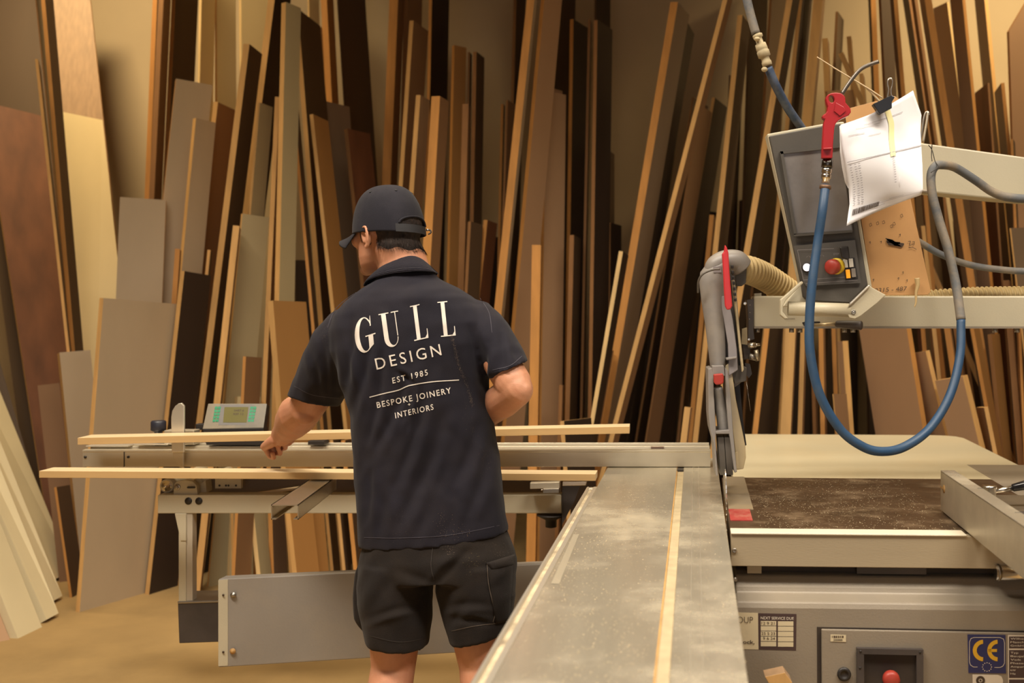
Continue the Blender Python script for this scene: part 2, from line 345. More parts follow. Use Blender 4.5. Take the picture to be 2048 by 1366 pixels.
# lower left
B('laminated_sheet', 231,394, 223,590, 9, 92, 5.62, 't','G', 'grey beige sheet at left, top level with the man\'s cap', dY=.2, k=.06)
B('timber_board', 350,498, 344,590, 10, 3, 5.4, 'o','N', 'short orange strip in front of the grey beige sheet', dY=.1)
B('laminated_sheet', 199,596, 152,1215, 8, 150, 5.0, 't','G', 'largest grey beige sheet at lower left, standing in front of the others', dY=.40, k=.05)
B('laminated_sheet', 361,542, 290,1190, 8, 54, 5.3, 't','D', 'black-faced sheet with tan edge standing behind the fence at left', dY=.17)
B('timber_board', 415,500, 404,610, 6, 4, 5.55, 't','K', 'short tan strip just above the black-faced sheet', dY=.08)
B('timber_board', 326,665, 263,1190, 8, 16, 5.55, 'o','M', 'board with orange edge between the largest beige sheet and the black one', dY=.14)
B('timber_board', 466,452, 385,1200, 13, 3, 5.27, 't','N', 'tan edged board rising behind the digital display', dY=.14)
B('laminated_sheet', 482,427, 446,820, 3, 54, 5.47, 't','V', 'olive grey sheet with slanting top behind the digital display', dY=.2)
B('laminated_sheet', 486,713, 480,830, 6, 32, 5.0, 'o','N', 'small dark brown sheet standing right above the digital display', dY=.15)
B('laminated_sheet', 470,793, 467,860, 5, 46, 5.42, 'p','C', 'little cream offcut peeping out over the digital display', dY=.12)
B('timber_board', 535,601, 552,810, 11, 66, 5.0, 't','O', 'broad orange brown board with level top left of the man\'s sleeve', dY=.2)
B('timber_board', 461,930, 463,1150, 5, 38, 5.3, 't','V', 'olive board under the crosscut frame right of the leg', dY=.14)
B('timber_board', 486,900, 513,1150, 8, 22, 5.05, 'p','V', 'cream edged board leaning left below the crosscut frame', dY=.12)
B('timber_board', 532,900, 540,1150, 8, 26, 5.15, 'o','M', 'board with orange edge and purple grey face under the frame', dY=.14)
B('timber_board', 558,900, 585,1150, 9, 44, 4.95, 't','O', 'tan edged orange board under the end of the open steel channel', dY=.14)
for xx, lab in ((622,'left'),(648,'second'),(672,'third'),(694,'right')):
    B('timber_board', xx-12,880, xx+14,1150, 6 if xx<690 else 8, 12, 5.25+.02*(xx%7), 'o' if xx%4 else 't', 'K', 'narrow board under the crosscut frame beside the man, %s of four' % lab, dY=.14)
# behind and right of the cap
B('timber_board', 785,-150, 764,369, 17, 12, 6.15, 'o','N', 'tall orange brown board directly above the cap', dY=.17)
B('timber_board', 812,-150, 800,300, 8, 28, 6.45, 'b','N', 'tall brown board behind, right of the one above the cap', dY=.17)
B('timber_board', 819,41, 797,375, 8, 30, 5.85, 't','N', 'brown board with slanting top just right of the cap crown', dY=.17)
B('timber_board', 861,-150, 854,190, 6, 34, 6.3, 'o','D', 'black-faced board high above the man\'s right shoulder', dY=.18)
B('timber_board', 832,190, 812,470, 9, 19, 5.55, 't','T', 'light tan board with slanting top behind the cap', dY=.1)
B('timber_board', 863,192, 842,560, 17, 18, 5.3, 'o','N', 'orange edged brown board rising behind the man\'s neck', dY=.1)
B('timber_board', 904,90, 893,560, 5, 24, 6.1, 'o','O', 'upright orange brown board in the middle of the wall', dY=.05)
B('timber_board', 936,104, 928,560, 4, 4, 6.2, 'b','K', 'thin dark strip next to the upright orange brown board', dY=.06)
B('timber_board', 946,103, 938,560, 7, 16, 6.0, 'b','K', 'dark board with rounded top edge left of the bare wall', dY=.12)
B('timber_board', 925,208, 916,560, 12, 4, 5.75, 'b','N', 'brown board below the thin dark strips behind the shoulder', dY=.1)
B('timber_board', 936,443, 928,600, 6, 24, 5.55, 'b','K', 'short dark board low behind the man\'s collar', dY=.1)
B('timber_board', 967,440, 955,560, 8, 20, 5.65, 'o','R', 'short red dark board with orange edge behind the right shoulder', dY=.1)
B('timber_board', 1002,208, 994,560, 5, 3, 6.3, 'o','K', 'thin dark orange strip against the bare wall', dY=.06)
B('timber_board', 1012,200, 1000,560, 4, 16, 6.1, 'b','N', 'brown board behind the long pair of orange timbers', dY=.1)
B('timber_board', 1031,-150, 1018,330, 6, 18, 6.45, 'b','K', 'tall dark board left of the long orange timbers', dY=.12)
B('timber_board', 1062,-80, 995,560, 15, 5, 5.45, 'o','G', 'long orange timber leaning right over the man\'s shoulder', dY=.05)
B('timber_board', 1089,-80, 1006,837, 7, 34, 5.62, 'o','P', 'long pinkish board with orange edge beside the orange timber', dY=.12)
B('timber_board', 1086,180, 1076,870, 6, 40, 5.82, 'o','P', 'wide pinkish brown board with notched top right of the shoulder', dY=.1)
B('timber_board', 1100,176, 1092,400, 5, 20, 6.02, 'o','P', 'pinkish brown board a little taller behind the notched one', dY=.06)
B('timber_board', 1064,490, 1057,880, 18, 3, 5.2, 'o','O', 'short orange timber standing right of the man\'s sleeve', dY=.1)
B('laminated_sheet', 1108,-150, 1098,300, 4, 42, 6.4, 'd','K', 'wide dark sheet high behind the notched board', dY=.2)
B('timber_board', 1140,38, 1128,840, 7, 30, 6.1, 'o','D', 'tall dark board with orange brown edge right of centre', dY=.16)
B('timber_board', 1139,470, 1130,840, 9, 14, 5.75, 'b','K', 'shorter brown edged board in front of the tall dark one', dY=.14)
B('timber_board', 1176,38, 1160,830, 5, 3, 5.95, 'b','K', 'left one of the two thin upright strips at centre', dY=.1)
B('timber_board', 1188,40, 1176,830, 7, 30, 5.75, 'b','D', 'right one of the two thin upright strips, with black face', dY=.16)
B('laminated_sheet', 1190,-150, 1186,300, 4, 28, 6.45, 'd','D', 'tall black sheet bordering the bare centre wall', dY=.2)
B('timber_board', 1213,300, 1212,800, 4, 12, 6.35, 'b','K', 'dark narrow board at the left rim of the bare wall', dY=.12)
B('timber_board', 1210,445, 1208,800, 11, 22, 6.05, 'b','D', 'short black board left of the pale leaning lath', dY=.12)
B('laminated_sheet', 1120,842, 1124,900, 8, 54, 4.7, 't','D', 'small black sheet with light top edge just over the fence', dY=.3)
B('timber_board', 1118,770, 1115,880, 7, 3, 5.5, 'b','N', 'short brown strip above the small black sheet', dY=.1)
# the leaning group right of the bare wall
B('timber_board', 1238,503, 1173,885, 8, 12, 5.2, 'p','D', 'pale lath leaning right, first of the leaning group', dY=.12)
B('timber_board', 1216,700, 1190,850, 8, 4, 5.4, 'b','N', 'short brown strip between pale lath and wide orange timber', dY=.08)
B('timber_board', 1341,4, 1201,844, 15, 24, 5.62, 'o','M', 'wide orange timber leaning right beside the bare wall', dY=.17)
B('timber_board', 1373,46, 1310,420, 3, 14, 5.95, 'd','D', 'black board showing just right of the wide orange timber', dY=.17)
B('timber_board', 1336,182, 1238,850, 6, 14, 6.0, 'o','K', 'thin orange edged board under the wide orange timber', dY=.14)
B('timber_board', 1332,298, 1253,850, 6, 12, 6.2, 'o','K', 'shorter thin board right of the wide orange timber', dY=.14)
B('timber_board', 1448,-10, 1226,848, 9, 9, 5.3, 't','N', 'long thin tan timber leaning most steeply across the others', dY=.06)
B('laminated_sheet', 1384,195, 1270,880, 4, 30, 6.2, 'b','K', 'brown sheet behind the long steep timber', dY=.15)
B('laminated_sheet', 1398,210, 1290,880, 3, 24, 5.95, 'b','N', 'wide brown board low between the steep timbers', dY=.12)
B('timber_board', 1424,195, 1311,878, 6, 26, 6.05, 't','D', 'thin tan edged black board in the leaning group', dY=.17)
B('timber_board', 1475,30, 1386,878, 10, 16, 5.6, 't','K', 'tan timber with printed marks on its edge, flat top', dY=.15)
B('timber_board', 1419,430, 1375,880, 9, 5, 5.8, 'o','N', 'short orange board left of the timber with printed marks', dY=.14)
B('timber_board', 1369,815, 1360,890, 12, 4, 4.9, 't','P', 'very short pale stub just over the crosscut fence', dY=.12)
B('timber_board', 1366,500, 1332,890, 5, 10, 6.3, 'b','K', 'dim brown strip low in the dark gap of the leaning group', dY=.12)
B('timber_board', 1385,570, 1352,890, 6, 10, 6.15, 'b','K', 'second dim brown strip low in the dark gap', dY=.12)
B('laminated_sheet', 1458,150, 1440,600, 3, 24, 6.5, 'd','K', 'deep dark sheet behind the marked timber', dY=.2)
B('laminated_sheet', 1500,-100, 1478,600, 4, 34, 6.62, 'd','K', 'tall dark brown sheet behind the upper air hose', dY=.2)
B('laminated_sheet', 1545,-100, 1500,600, 5, 34, 6.5, 'b','K', 'second tall dark sheet left of the long tan timbers', dY=.2)
B('timber_board', 1583,-60, 1478,560, 12, 12, 5.5, 't','D', 'long tan timber passing behind the top left corner of the control panel', dY=.14)
B('timber_board', 1603,-60, 1537,560, 8, 14, 5.75, 't','D', 'tan timber next right, passing behind the control panel top', dY=.14)
B('timber_board', 1617,-60, 1588,260, 4, 8, 6.0, 'd','D', 'thin dark strip between the two long timbers above the panel', dY=.1)
B('timber_board', 1632,-60, 1604,245, 19, 4, 5.75, 't','T', 'widest tan timber directly above the control panel', dY=.1)
B('timber_board', 1644,76, 1651,240, 11, 3, 6.05, 't','N', 'short tan board right of the widest timber', dY=.1)
B('timber_board', 1671,23, 1660,240, 5, 12, 6.3, 'b','K', 'dark board with pointed top above the air gun', dY=.14)
B('timber_board', 1693,72, 1706,240, 9, 2, 6.2, 't','N', 'tan board just above the bent nozzle', dY=.1)
B('timber_board', 1677,104, 1709,180, 9, 2, 5.85, 't','T', 'short stick leaning left above the red air gun', dY=.03)
B('laminated_sheet', 1650,182, 1668,300, 4, 55, 5.6, 'b','N', 'wide brown sheet corner behind the red air gun', dY=.2, cut=-.015)
B('timber_board', 1718,146, 1727,260, 8, 3, 5.95, 't','N', 'narrow tan board right behind the bent nozzle', dY=.1)
# right side, leaning left: face on the left of the edge
B('timber_board', 1738,-100, 1756,380, 10, -5, 6.2, 'o','K', 'orange board at the left rim of the bright right wall', dY=.1)
B('laminated_sheet', 1752,-100, 1776,380, 5, 22, 5.95, 'b','K', 'wide dark board above the paper sheets', dY=.04)
B('timber_board', 1779,-100, 1812,300, 8, -6, 5.75, 'o','R', 'red edged board above the top of the paper', dY=.12)
B('timber_board', 1803,-100, 1862,300, 9, -10, 6.2, 'b','K', 'dark board with chipped edge at the right of the paper', dY=.15)
B('timber_board', 1815,-100, 1872,300, 6, -6, 5.98, 'b','N', 'brown strip hugging the chipped dark board', dY=.05)
B('timber_board', 1840,-60, 1935,560, 14, -8, 5.7, 'o','M', 'orange timber running down behind the cream arm', dY=.14)
B('laminated_sheet', 1894,4, 1936,330, 4, -28, 5.95, 'p','G', 'pale sheet with bright edge and pointed top at right', dY=.25)
B('laminated_sheet', 1919,-60, 1956,320, 6, -24, 5.7, 'o','M', 'grey brown board with red edge beside the bright wall at right', dY=.08)
B('timber_board', 1966,-30, 2023,564, 7, -18, 6.1, 't','M', 'grey brown board with chipped greenish edge at right', dY=.2)
B('laminated_sheet', 1975,166, 2003,564, 4, -26, 5.85, 'b','R', 'dark red board with slanting top at right', dY=.2)
B('timber_board', 2002,166, 2018,330, 7, -14, 5.85, 'o','M', 'short grey brown board with orange edge near the right edge', dY=.2)
slab('plywood_sheet', [(2056,1173,385),(2120,1165,380),(2090,-60,340),(2018,62,340)], .02, 'b', 'N', 'broad brown plywood sheet cut off by the right edge of the photo')
B('timber_board', 2021,278, 2027,420, 5, 4, 5.6, 'o','K', 'small orange strip in front of the broad brown plywood', dY=.08)
B('laminated_sheet', 2019,456, 2040,640, 3, 60, 5.3, 't','M', 'grey brown sheet with rising top edge at the right edge', dY=.2, cut=-.01)
B('timber_board', 1846,381, 1868,640, 8, -4, 5.75, 'o','N', 'thin orange strip right of the writing board', dY=.1)
B('timber_board', 1842,452, 1862,640, 8, -5, 5.5, 't','N', 'short tan strip just right of the writing board', dY=.1)
B('laminated_sheet', 1880,330, 1908,640, 5, -14, 5.95, 'b','K', 'dark brown board between the cream arms', dY=.14)
B('laminated_sheet', 1945,430, 1962,640, 5, -40, 6.15, 'd','K', 'broad near black sheet between the cream arms', dY=.2)
# lower right, under the boom
B('timber_board', 1531,640, 1505,868, 10, 26, 5.0, 'o','D', 'orange timber under the left end of the boom', dY=.14)
B('timber_board', 1574,600, 1561,868, 20, 3, 5.1, 't','T', 'broad tan timber standing under the boom', dY=.14)
B('laminated_sheet', 1545,600, 1530,868, 3, 22, 5.6, 'd','D', 'black sheet between the first two timbers under the boom', dY=.15)
B('timber_board', 1603,600, 1595,868, 9, 4, 5.2, 't','N', 'thin tan timber left of the hanging blue hose', dY=.12)
B('timber_board', 1636,600, 1641,868, 9, 4, 5.3, 'o','N', 'orange timber seen inside the hose loop at its left', dY=.12)
B('timber_board', 1621,700, 1626,868, 7, 4, 5.6, 'b','N', 'dim brown strip inside the hose loop', dY=.12)
B('timber_board', 1661,600, 1670,868, 8, 3, 5.5, 'o','N', 'orange strip ending above a small brown board in the hose loop', dY=.12)
B('laminated_sheet', 1665,788, 1672,868, 2, 26, 5.1, 't','N', 'small brown board with light slanting top inside the hose loop', dY=.05, cut=.004)
B('timber_board', 1685,682, 1697,868, 11, -10, 5.25, 't','P', 'tan board with step at its top inside the hose loop', dY=.05)
B('laminated_sheet', 1804,600, 1847,868, 9, -95, 5.1, 'o','P', 'large pinkish brown sheet under the boom inside the hose loop', dY=.5)
B('laminated_sheet', 1851,702, 1893,880, 8, -34, 5.1, 't','P', 'chipped pinkish sheet with level top right of the large one', dY=.12)
B('laminated_sheet', 1925,752, 1962,905, 10, -58, 4.9, 't','P', 'lower pinkish sheet crossed by the hose at right', dY=.12)
B('timber_board', 1968,815, 1988,915, 8, -17, 4.95, 't','N', 'short tan board at the right end of the extension table', dY=.1)
B('timber_board', 1866,600, 1884,760, 8, 3, 5.6, 'o','N', 'narrow orange strip above the chipped pinkish sheet', dY=.1)
B('timber_board', 1880,600, 1905,770, 12, 3, 5.45, 'o','N', 'orange board above the lower pinkish sheet', dY=.1)
B('timber_board', 1899,600, 1922,770, 8, 3, 5.65, 'b','N', 'brown board next to the hose right above the lower sheet', dY=.1)
B('timber_board', 1930,600, 1972,830, 7, 12, 5.3, 'o','O', 'orange board leaning left at right of the hose', dY=.06)
B('timber_board', 1975,668, 2000,920, 8, 16, 5.4, 'b','O', 'brown board with blunt top near the lower right', dY=.06)
B('timber_board', 2006,560, 2036,930, 12, 3, 5.7, 'b','R', 'dark red board near the right edge behind the table', dY=.1)
B('timber_board', 2030,560, 2050,930, 9, 3, 5.9, 'b','V', 'olive brown board at the far right behind the table', dY=.1)
# added dark sheets standing in for the shade deep between the boards
B('dark_fill_sheet', 1228,560, 1222,880, 5, 60, 6.75, 'd','D', 'added shade sheet deep in the gap behind the pale lath', dY=.12)
B('dark_fill_sheet', 1300,470, 1275,880, 5, 70, 6.7, 'd','D', 'added shade sheet deep behind the steep long timber', dY=.12)
B('dark_fill_sheet', 1395,420, 1375,880, 5, 70, 6.7, 'd','D', 'added shade sheet deep behind the timber with printed marks', dY=.12)
B('dark_fill_sheet', 1478,400, 1462,880, 5, 70, 6.75, 'd','D', 'added shade sheet deep behind the guard elbow', dY=.12)
B('dark_fill_sheet', 1556,520, 1548,880, 5, 70, 6.7, 'd','D', 'added shade sheet deep behind the left end of the boom', dY=.12)
B('dark_fill_sheet', 1640,480, 1640,880, 5, 70, 6.75, 'd','D', 'added shade sheet deep inside the left half of the hose loop', dY=.12)
B('dark_fill_sheet', 1725,420, 1735,880, 5, 80, 6.7, 'd','D', 'added shade sheet deep behind the pinkish sheets', dY=.12)
B('dark_fill_sheet', 1822,300, 1845,880, 5, 60, 6.75, 'd','K', 'added shade sheet deep behind the cream arms at their left end', dY=.12)
B('dark_fill_sheet', 1905,330, 1930,880, 5, 60, 6.7, 'd','D', 'added shade sheet deep between the cream arms, right of the hanging hose', dY=.12)
B('dark_fill_sheet', 1985,360, 2010,880, 5, 70, 6.75, 'd','D', 'added shade sheet deep behind the right end of the table', dY=.12)
B('dark_fill_sheet', 925,470, 925,880, 5, 70, 6.75, 'd','D', 'black sheet deep behind the man\'s right shoulder', dY=.12)
B('dark_fill_sheet', 1060,520, 1055,880, 5, 70, 6.75, 'd','D', 'black sheet deep behind the man\'s right elbow', dY=.12)
B('dark_fill_sheet', 690,560, 695,880, 5, 90, 6.75, 'd','D', 'black sheet deep behind the man\'s face', dY=.12)
B('dark_fill_sheet', 585,520, 592,880, 5, 80, 6.75, 'd','D', 'black sheet deep behind the man\'s left sleeve', dY=.12)
B('dark_fill_sheet', 480,460, 475,880, 5, 80, 6.75, 'd','D', 'added shade sheet deep behind the digital display', dY=.12)
B('dark_fill_sheet', 375,440, 370,880, 5, 80, 6.75, 'd','D', 'added shade sheet deep behind the black-faced sheet', dY=.12)
# ---------------------------------------------------------------- machine materials
alu = mat('dusty_brushed_aluminium', (.66,.60,.47), .25, metal=.74, var=.07, scale=3.0, stretch=(9,.8,1), dust=.45, dustcol=(.56,.48,.33), dscale=3.4, bump=.04, bscale=60, dm=.12)
alu2 = mat('anodised_aluminium', (.62,.55,.42), .42, metal=.75, var=.06, scale=4, stretch=(.6,6,6), bump=.05)
alu_b = mat('bright_aluminium', (.80,.74,.62), .35, metal=.8, var=.04)
cream_p = mat('cream_machine_paint', (.48,.43,.31), .45, var=.05, scale=5, dust=.3, dustcol=(.58,.46,.27), dscale=3, bump=.15, bscale=180)
grey_p = mat('grey_machine_paint', (.245,.205,.155), .5, metal=.1, var=.05, scale=5, dust=.25, dustcol=(.45,.36,.22), dscale=2, bump=.2, bscale=220)
beige_p = mat('beige_rail_paint', (.38,.31,.205), .45, metal=.2, var=.05, scale=5, stretch=(.4,4,4), bump=.12, bscale=150)
cast = mat('cast_iron_dusty', (.085,.052,.030), .38, metal=.5, var=.25, scale=5, dust=.55, dustcol=(.30,.21,.12), dscale=8, bump=.3, bscale=150, dm=.4)
cast_g = mat('machined_grey_iron', (.20,.17,.13), .35, metal=.7, var=.12, scale=8, dust=.4, dustcol=(.4,.32,.2), dscale=6)
extm = mat('dusty_white_table', (.60,.53,.36), .38, var=.05, scale=2.2, dust=.35, dustcol=(.60,.46,.25), dscale=3.5)
blk = mat('black_plastic', (.018,.014,.012), .5, var=.1)
blk_g = mat('black_gloss', (.012,.011,.012), .15)
dkm = mat('dark_gap_metal', (.022,.014,.010), .7, var=.3, dust=.3, dustcol=(.12,.08,.04))
blk_st = mat('black_painted_steel', (.045,.036,.033), .5, var=.2, scale=12, dust=.25, dustcol=(.16,.12,.09))
gpl = mat('grey_plastic', (.215,.195,.18), .42, var=.06, scale=9, dust=.35, dustcol=(.42,.35,.26), dscale=9)
gpl2 = mat('grey_plastic_lilac', (.24,.215,.215), .35, var=.05)
dgp = mat('dark_grey_plastic', (.085,.073,.060), .5, var=.1, dust=.3, dustcol=(.16,.13,.10), dscale=8)
pan = mat('panel_dark_grey', (.060,.052,.042), .55, var=.1, scale=7, bump=.1, bscale=200, dust=.3, dustcol=(.10,.085,.065), dscale=6)
redl = mat('bright_red_lever', (.50,.03,.035), .35, var=.05)
redp = mat('red_plastic', (.34,.012,.016), .35, var=.05)
redd = mat('red_dusty_plastic', (.33,.028,.018), .45, var=.08, dust=.2, dustcol=(.5,.25,.12))
steel = mat('bright_steel', (.75,.70,.62), .22, metal=1, var=.05)
steel_d = mat('dull_steel', (.34,.31,.27), .4, metal=.9, var=.1)
dustm = mat('packed_sawdust', (.37,.295,.175), .85, var=.15, scale=25, stretch=(1,1,1), bump=.5, bscale=80)
orange_e = mat('orange_edge', (.42,.24,.08), .6, var=.2, scale=15)  # flat orange for thin edges and slot sides
pine = mat('pale_pine', (.58,.44,.26), .6, var=.07, scale=5, stretch=(.5,9,9), bump=.1, bscale=40)
pine_e = mat('pine_edge', (.50,.32,.135), .6, var=.08, scale=6, stretch=(.5,9,9))
hosem = mat('corrugated_cream_hose', (.50,.37,.17), .65, var=.1, dust=.4, dustcol=(.55,.40,.18))
blue = mat('blue_rubber_hose', (.018,.056,.122), .5, var=.1, scale=30, dust=.35, dustcol=(.075,.095,.11), dscale=25)
blue_d = mat('dusty_blue_hose', (.11,.115,.12), .7, var=.12, scale=20, dust=.8, dustcol=(.36,.27,.16), dscale=10)
clearp = mat('yellowed_clear_plastic', (.46,.36,.20), .25, var=.12, scale=10, coat=.6)
stk = mat('sticker_cream', (.58,.49,.32), .5, var=.03); stk_d = mat('sticker_dark', (.055,.030,.028), .5, var=.05)
ink = mat('ink_brown', (.06,.035,.02), .6, var=0); whi = mat('print_white', (.70,.62,.50), .6, var=.02)
ceb = mat('ce_blue', (.015,.02,.10), .4, var=.05); cey = mat('ce_yellow', (.70,.40,.02), .4, var=.03)

# ================================================================ panel saw
A0 = 2.585          # front edge of the cast table, distance along the machine
T0 = .90
saw = thing('panel_saw', M(3.1, .6, 0), 'grey and cream panel saw standing behind and right of the sliding table', 'saw')
mb = MB()
# shaped cabinet shell: profile in (a, z) swept along b
prof = [(A0+.06,.795),(A0+.035,.79),(A0+.018,.765),(A0+.012,.752),(A0-.028,.742),(A0-.034,.728),(A0-.034,0.05),(A0+.02,.05),(A0+.02,.0),(A0+.9,0),(A0+.9,.795)]
mb.prism([M(a,.10,z) for a,z in prof], M(0,1.45,0)-M(0,0,0), grey_p)
cab = mb.build('cabinet', saw, bevel=.004)
def face_map(a, off=0.0): return lambda x, y: Pa(x, y, a-off)
CA = A0-.034; CF = face_map(CA, .0015)
def plate(mb, px, a, t, m):   # thin plate lying on the cabinet front at distance a
    mb.prism([Pa(x, y, a-t) for x, y in px], M(t,0,0)-M(0,0,0), m)
# door with its gap
mb = MB(); plate(mb, [(1634,1254),(2250,1266),(2250,1700),(1637,1700)], CA, .0015, dkm)
d_gap = mb.build('door_gap', cab)
mb = MB(); plate(mb, [(1643,1259),(2250,1270),(2250,1700),(1645,1700)], CA, .008, grey_p)
door = mb.build('cabinet_door', cab, bevel=.002)
DF = CA-.0085
mb = MB(); plate(mb, [(1661,1269),(1692,1270),(1692,1284),(1661,1283)], DF, .0006, stk)
for i, x in enumerate((1664,1667,1669,1672,1673,1676,1679,1681,1684,1686)):
    plate(mb, [(x,1271.5),(x+1+(i%3)*.5,1271.5),(x+1+(i%3)*.5,1276),(x,1276)], DF-.0006, .0004, ink)
mb.text('2303000', (1667,1281.5), (18,.3), (0,-3.8), ink, map3=face_map(DF-.0012), bold=.02)
mb.build('barcode_sticker', cab)
mb = MB(); c = Pa(1688,1348,DF); ax = M(-1,0,0)-M(0,0,0); mb.lathe(c, ax, [(-.004,.0165),(.004,.0165),(.006,.014),(.006,.009),(.004,.008),(.004,.001)], blk)
mb.build('door_lock', cab)
mb = MB()   # recessed black switch box with frame
fr = [(1714,1297),(1847,1300),(1847,1440),(1715,1440)]
plate(mb, [(1714,1297),(1847,1300),(1846,1311),(1715,1308)], DF, .012, blk_st)
plate(mb, [(1714,1308),(1728,1309),(1729,1440),(1715,1440)], DF, .012, blk_st)
plate(mb, [(1833,1311),(1847,1311),(1847,1440),(1834,1440)], DF, .012, blk_st)
plate(mb, [(1726,1307),(1835,1309),(1835,1440),(1727,1440)], DF, .001, dkm)
for x, y in ((1721,1303),(1840,1305),(1720,1336)):
    mb.lathe(Pa(x,y,DF-.012), ax, [(0,.003),(.001,.003),(.001,.0005)], blk, n=8)
box = mb.build('switch_box', cab)
mb = MB(); c = Pa(1779,1352,DF); mb.lathe(c, ax, [(-.002,.013),(.012,.013),(.013,.019),(.018,.0205),(.030,.0195),(.034,.014),(.035,.002)], redd, n=32)
mb.build('stop_button', cab, label='red mushroom stop button')
# CE plate
mb = MB(); plate(mb, [(1935,1269),(2011,1270),(2012,1347),(1937,1346)], DF, .0006, ceb)
g = face_map(DF-.0012)
def arc_poly(cx, cy, r0, r1, a0, a1, n=18):
    o = [(cx+r1*math.cos(math.radians(a0+(a1-a0)*i/n)), cy-r1*math.sin(math.radians(a0+(a1-a0)*i/n))) for i in range(n+1)]
    i_ = [(cx+r0*math.cos(math.radians(a1-(a1-a0)*i/n)), cy-r0*math.sin(math.radians(a1-(a1-a0)*i/n))) for i in range(n+1)]
    return o, i_
def ringstrip(mb, o, i_, m, gm):
    n = len(o); vs = [gm(*p) for p in o]+[gm(*p) for p in reversed(i_)]
    mb.add(vs, [(k, k+1, n+k+1, n+k) for k in range(n-1)], m)
for cx in (1967,1996):
    o, i_ = arc_poly(cx, 1301, 13.5, 21.5, 93, 267); ringstrip(mb, o, i_, cey, g)
mb.add([g(1976,1298),(g(1994,1298)),(g(1994,1304)),(g(1976,1304))], [(0,1,2,3)], cey)
# rounded outline and stars
ol = [(1955,1334),(1947,1334),(1941,1330),(1939,1324),(1939,1284),(1942,1277),(1948,1275),(2000,1275),(2007,1278),(2009,1285),(2009,1326),(2006,1332),(2000,1335),(1989,1335)]
for (x0,y0),(x1,y1) in zip(ol, ol[1:]):
    d = V((y1-y0, x0-x1)).normalized()*.5
    mb.add([g(x0+d.x,y0+d.y), g(x1+d.x,y1+d.y), g(x1-d.x,y1-d.y), g(x0-d.x,y0-d.y)], [(0,1,2,3)], whi)
for k in range(12):
    t = k*math.pi/6; x, y = 1974+9*math.cos(t), 1334+8.5*math.sin(t)
    mb.add([g(x-.9,y-.9),g(x+.9,y-.9),g(x+.9,y+.9),g(x-.9,y+.9)], [(0,1,2,3)], whi)
mb.build('ce_plate', cab, label='blue plate with yellow CE letters')
mb = MB(); plate(mb, [(2016,1270),(2120,1272),(2120,1440),(2017,1440)], DF, .0004, whi)
for y0, y1 in ((1273,1297),(1300,1356),(1359,1420)): plate(mb, [(2018,y0),(2118,y0),(2118,y1),(2018,y1)], DF-.0004, .0003, stk_d)
g2 = face_map(DF-.0012)
for i, t in enumerate(('Wilhelm A','Maschinenbau','GmbH Minden','','Typ','Baujahr','Volt','Phasen','Ampere','kW','Hz')):
    if t: mb.text(t, (2021,1279+i*7), (7*len(t)*.75,.4), (0,-3.6), whi, map3=g2)
mb.build('type_plate', cab, label='black type plate with small white print')
mb = MB(); plate(mb, [(1945,1349),(1996,1350),(2003,1353),(2006,1360),(2006,1400),(1946,1400)], DF, .0005, whi)
g = face_map(DF-.0012)
for cx, r0, r1 in ((1961,4,9),(1961,0,2.2)):
    o, i_ = arc_poly(cx, 1361, r0, r1, 0, 359.9, 24); ringstrip(mb, o, i_, ink, g)
mb.build('round_logo_sticker', cab)
# service sticker
mb = MB(); plate(mb, [(1470,1225),(1516,1226),(1517,1299),(1470,1298)], CA, .0006, stk)
plate(mb, [(1516.3,1226.5),(1593,1228),(1592,1301),(1517,1299)], CA, .0006, stk_d)
for c_ in range(2):
    for r_ in range(5):
        x0 = 1521.5+c_*34.3; y0 = 1242+r_*10.4+c_*.8
        plate(mb, [(x0,y0),(x0+31,y0+.2),(x0+31,y0+9.2),(x0,y0+9)], CA-.0006, .0005, stk)
g = face_map(CA-.0016)
mb.text('NEXT SERVICE DUE', (1521.5,1238.6), (66,1.2), (0,-5.6), whi, map3=g, bold=.0)
for t, x, y, w in (('12 9 21',1523,1249,26),('25 5 23',1523,1269.5,27),('9 6 24',1526,1279.5,24)):
    mb.text(t, (x,y), (w,.4), (0,-5.5), ink, map3=g, bold=.0)
mb.text('OUP', (1475,1246), (31,.2), (0,-13), ink, map3=g, bold=-.012)
mb.text('ock,', (1486,1287.5), (23,.4), (0,-7.5), ink, map3=g, bold=.015)
mb.build('service_sticker', cab, label='cream and brown next service due sticker')
# dark gap with bits, table carcass
mb = MB(); mb.mbox(A0+.05, A0+.80, .13, 1.0, .795, .826, dkm); mb.mbox(A0+.03,A0+.12,.40,.57,.797,.822, blk_st); mb.mbox(A0+.03,A0+.12,.13,.165,.795,.826, beige_p)
mb.build('table_carcass', saw)
mb = MB(); mb.mbox(A0+.035, 3.43, .088, .955, .852, T0, cast)
ct = mb.build('cast_table', saw, bevel=.002)
mb = MB(); mb.mbox(A0+.30, 3.43, .092, .16, T0+.0002, T0+.0025, mat('dusty_insert_strip', (.32,.26,.18), .4, metal=.4, var=.1, dust=.4))
mb.mbox(A0+.15, A0+.30, .092, .15, T0+.0002, T0+.0025, mat('red_insert_paint', (.30,.035,.03), .5, var=.2, dust=.5, dustcol=(.45,.30,.2), dscale=20))
mb.build('table_insert', saw, label='pale insert strip with red painted end')
mb = MB(); mb.mbox(A0, A0+.03, .088, .82, .82, T0-.0015, beige_p); mb.mbox(A0-.004, A0+.050, .088, .66, T0-.0015, T0+.003, mat('pale_edge_strip', (.74,.68,.54), .35, metal=.15, var=.04))
rail = mb.build('fence_rail', saw, bevel=.0015)
mb = MB(); mb.lathe(Pa(1469,1101,A0), ax, [(0,.006),(.003,.006),(.004,.004),(.002,.002)], steel_d, n=12); mb.lathe(Pa(1470,1159,CA+.05), ax, [(0,.006),(.003,.006),(.004,.002)], steel_d, n=12)
mb.build('rail_screw', rail)
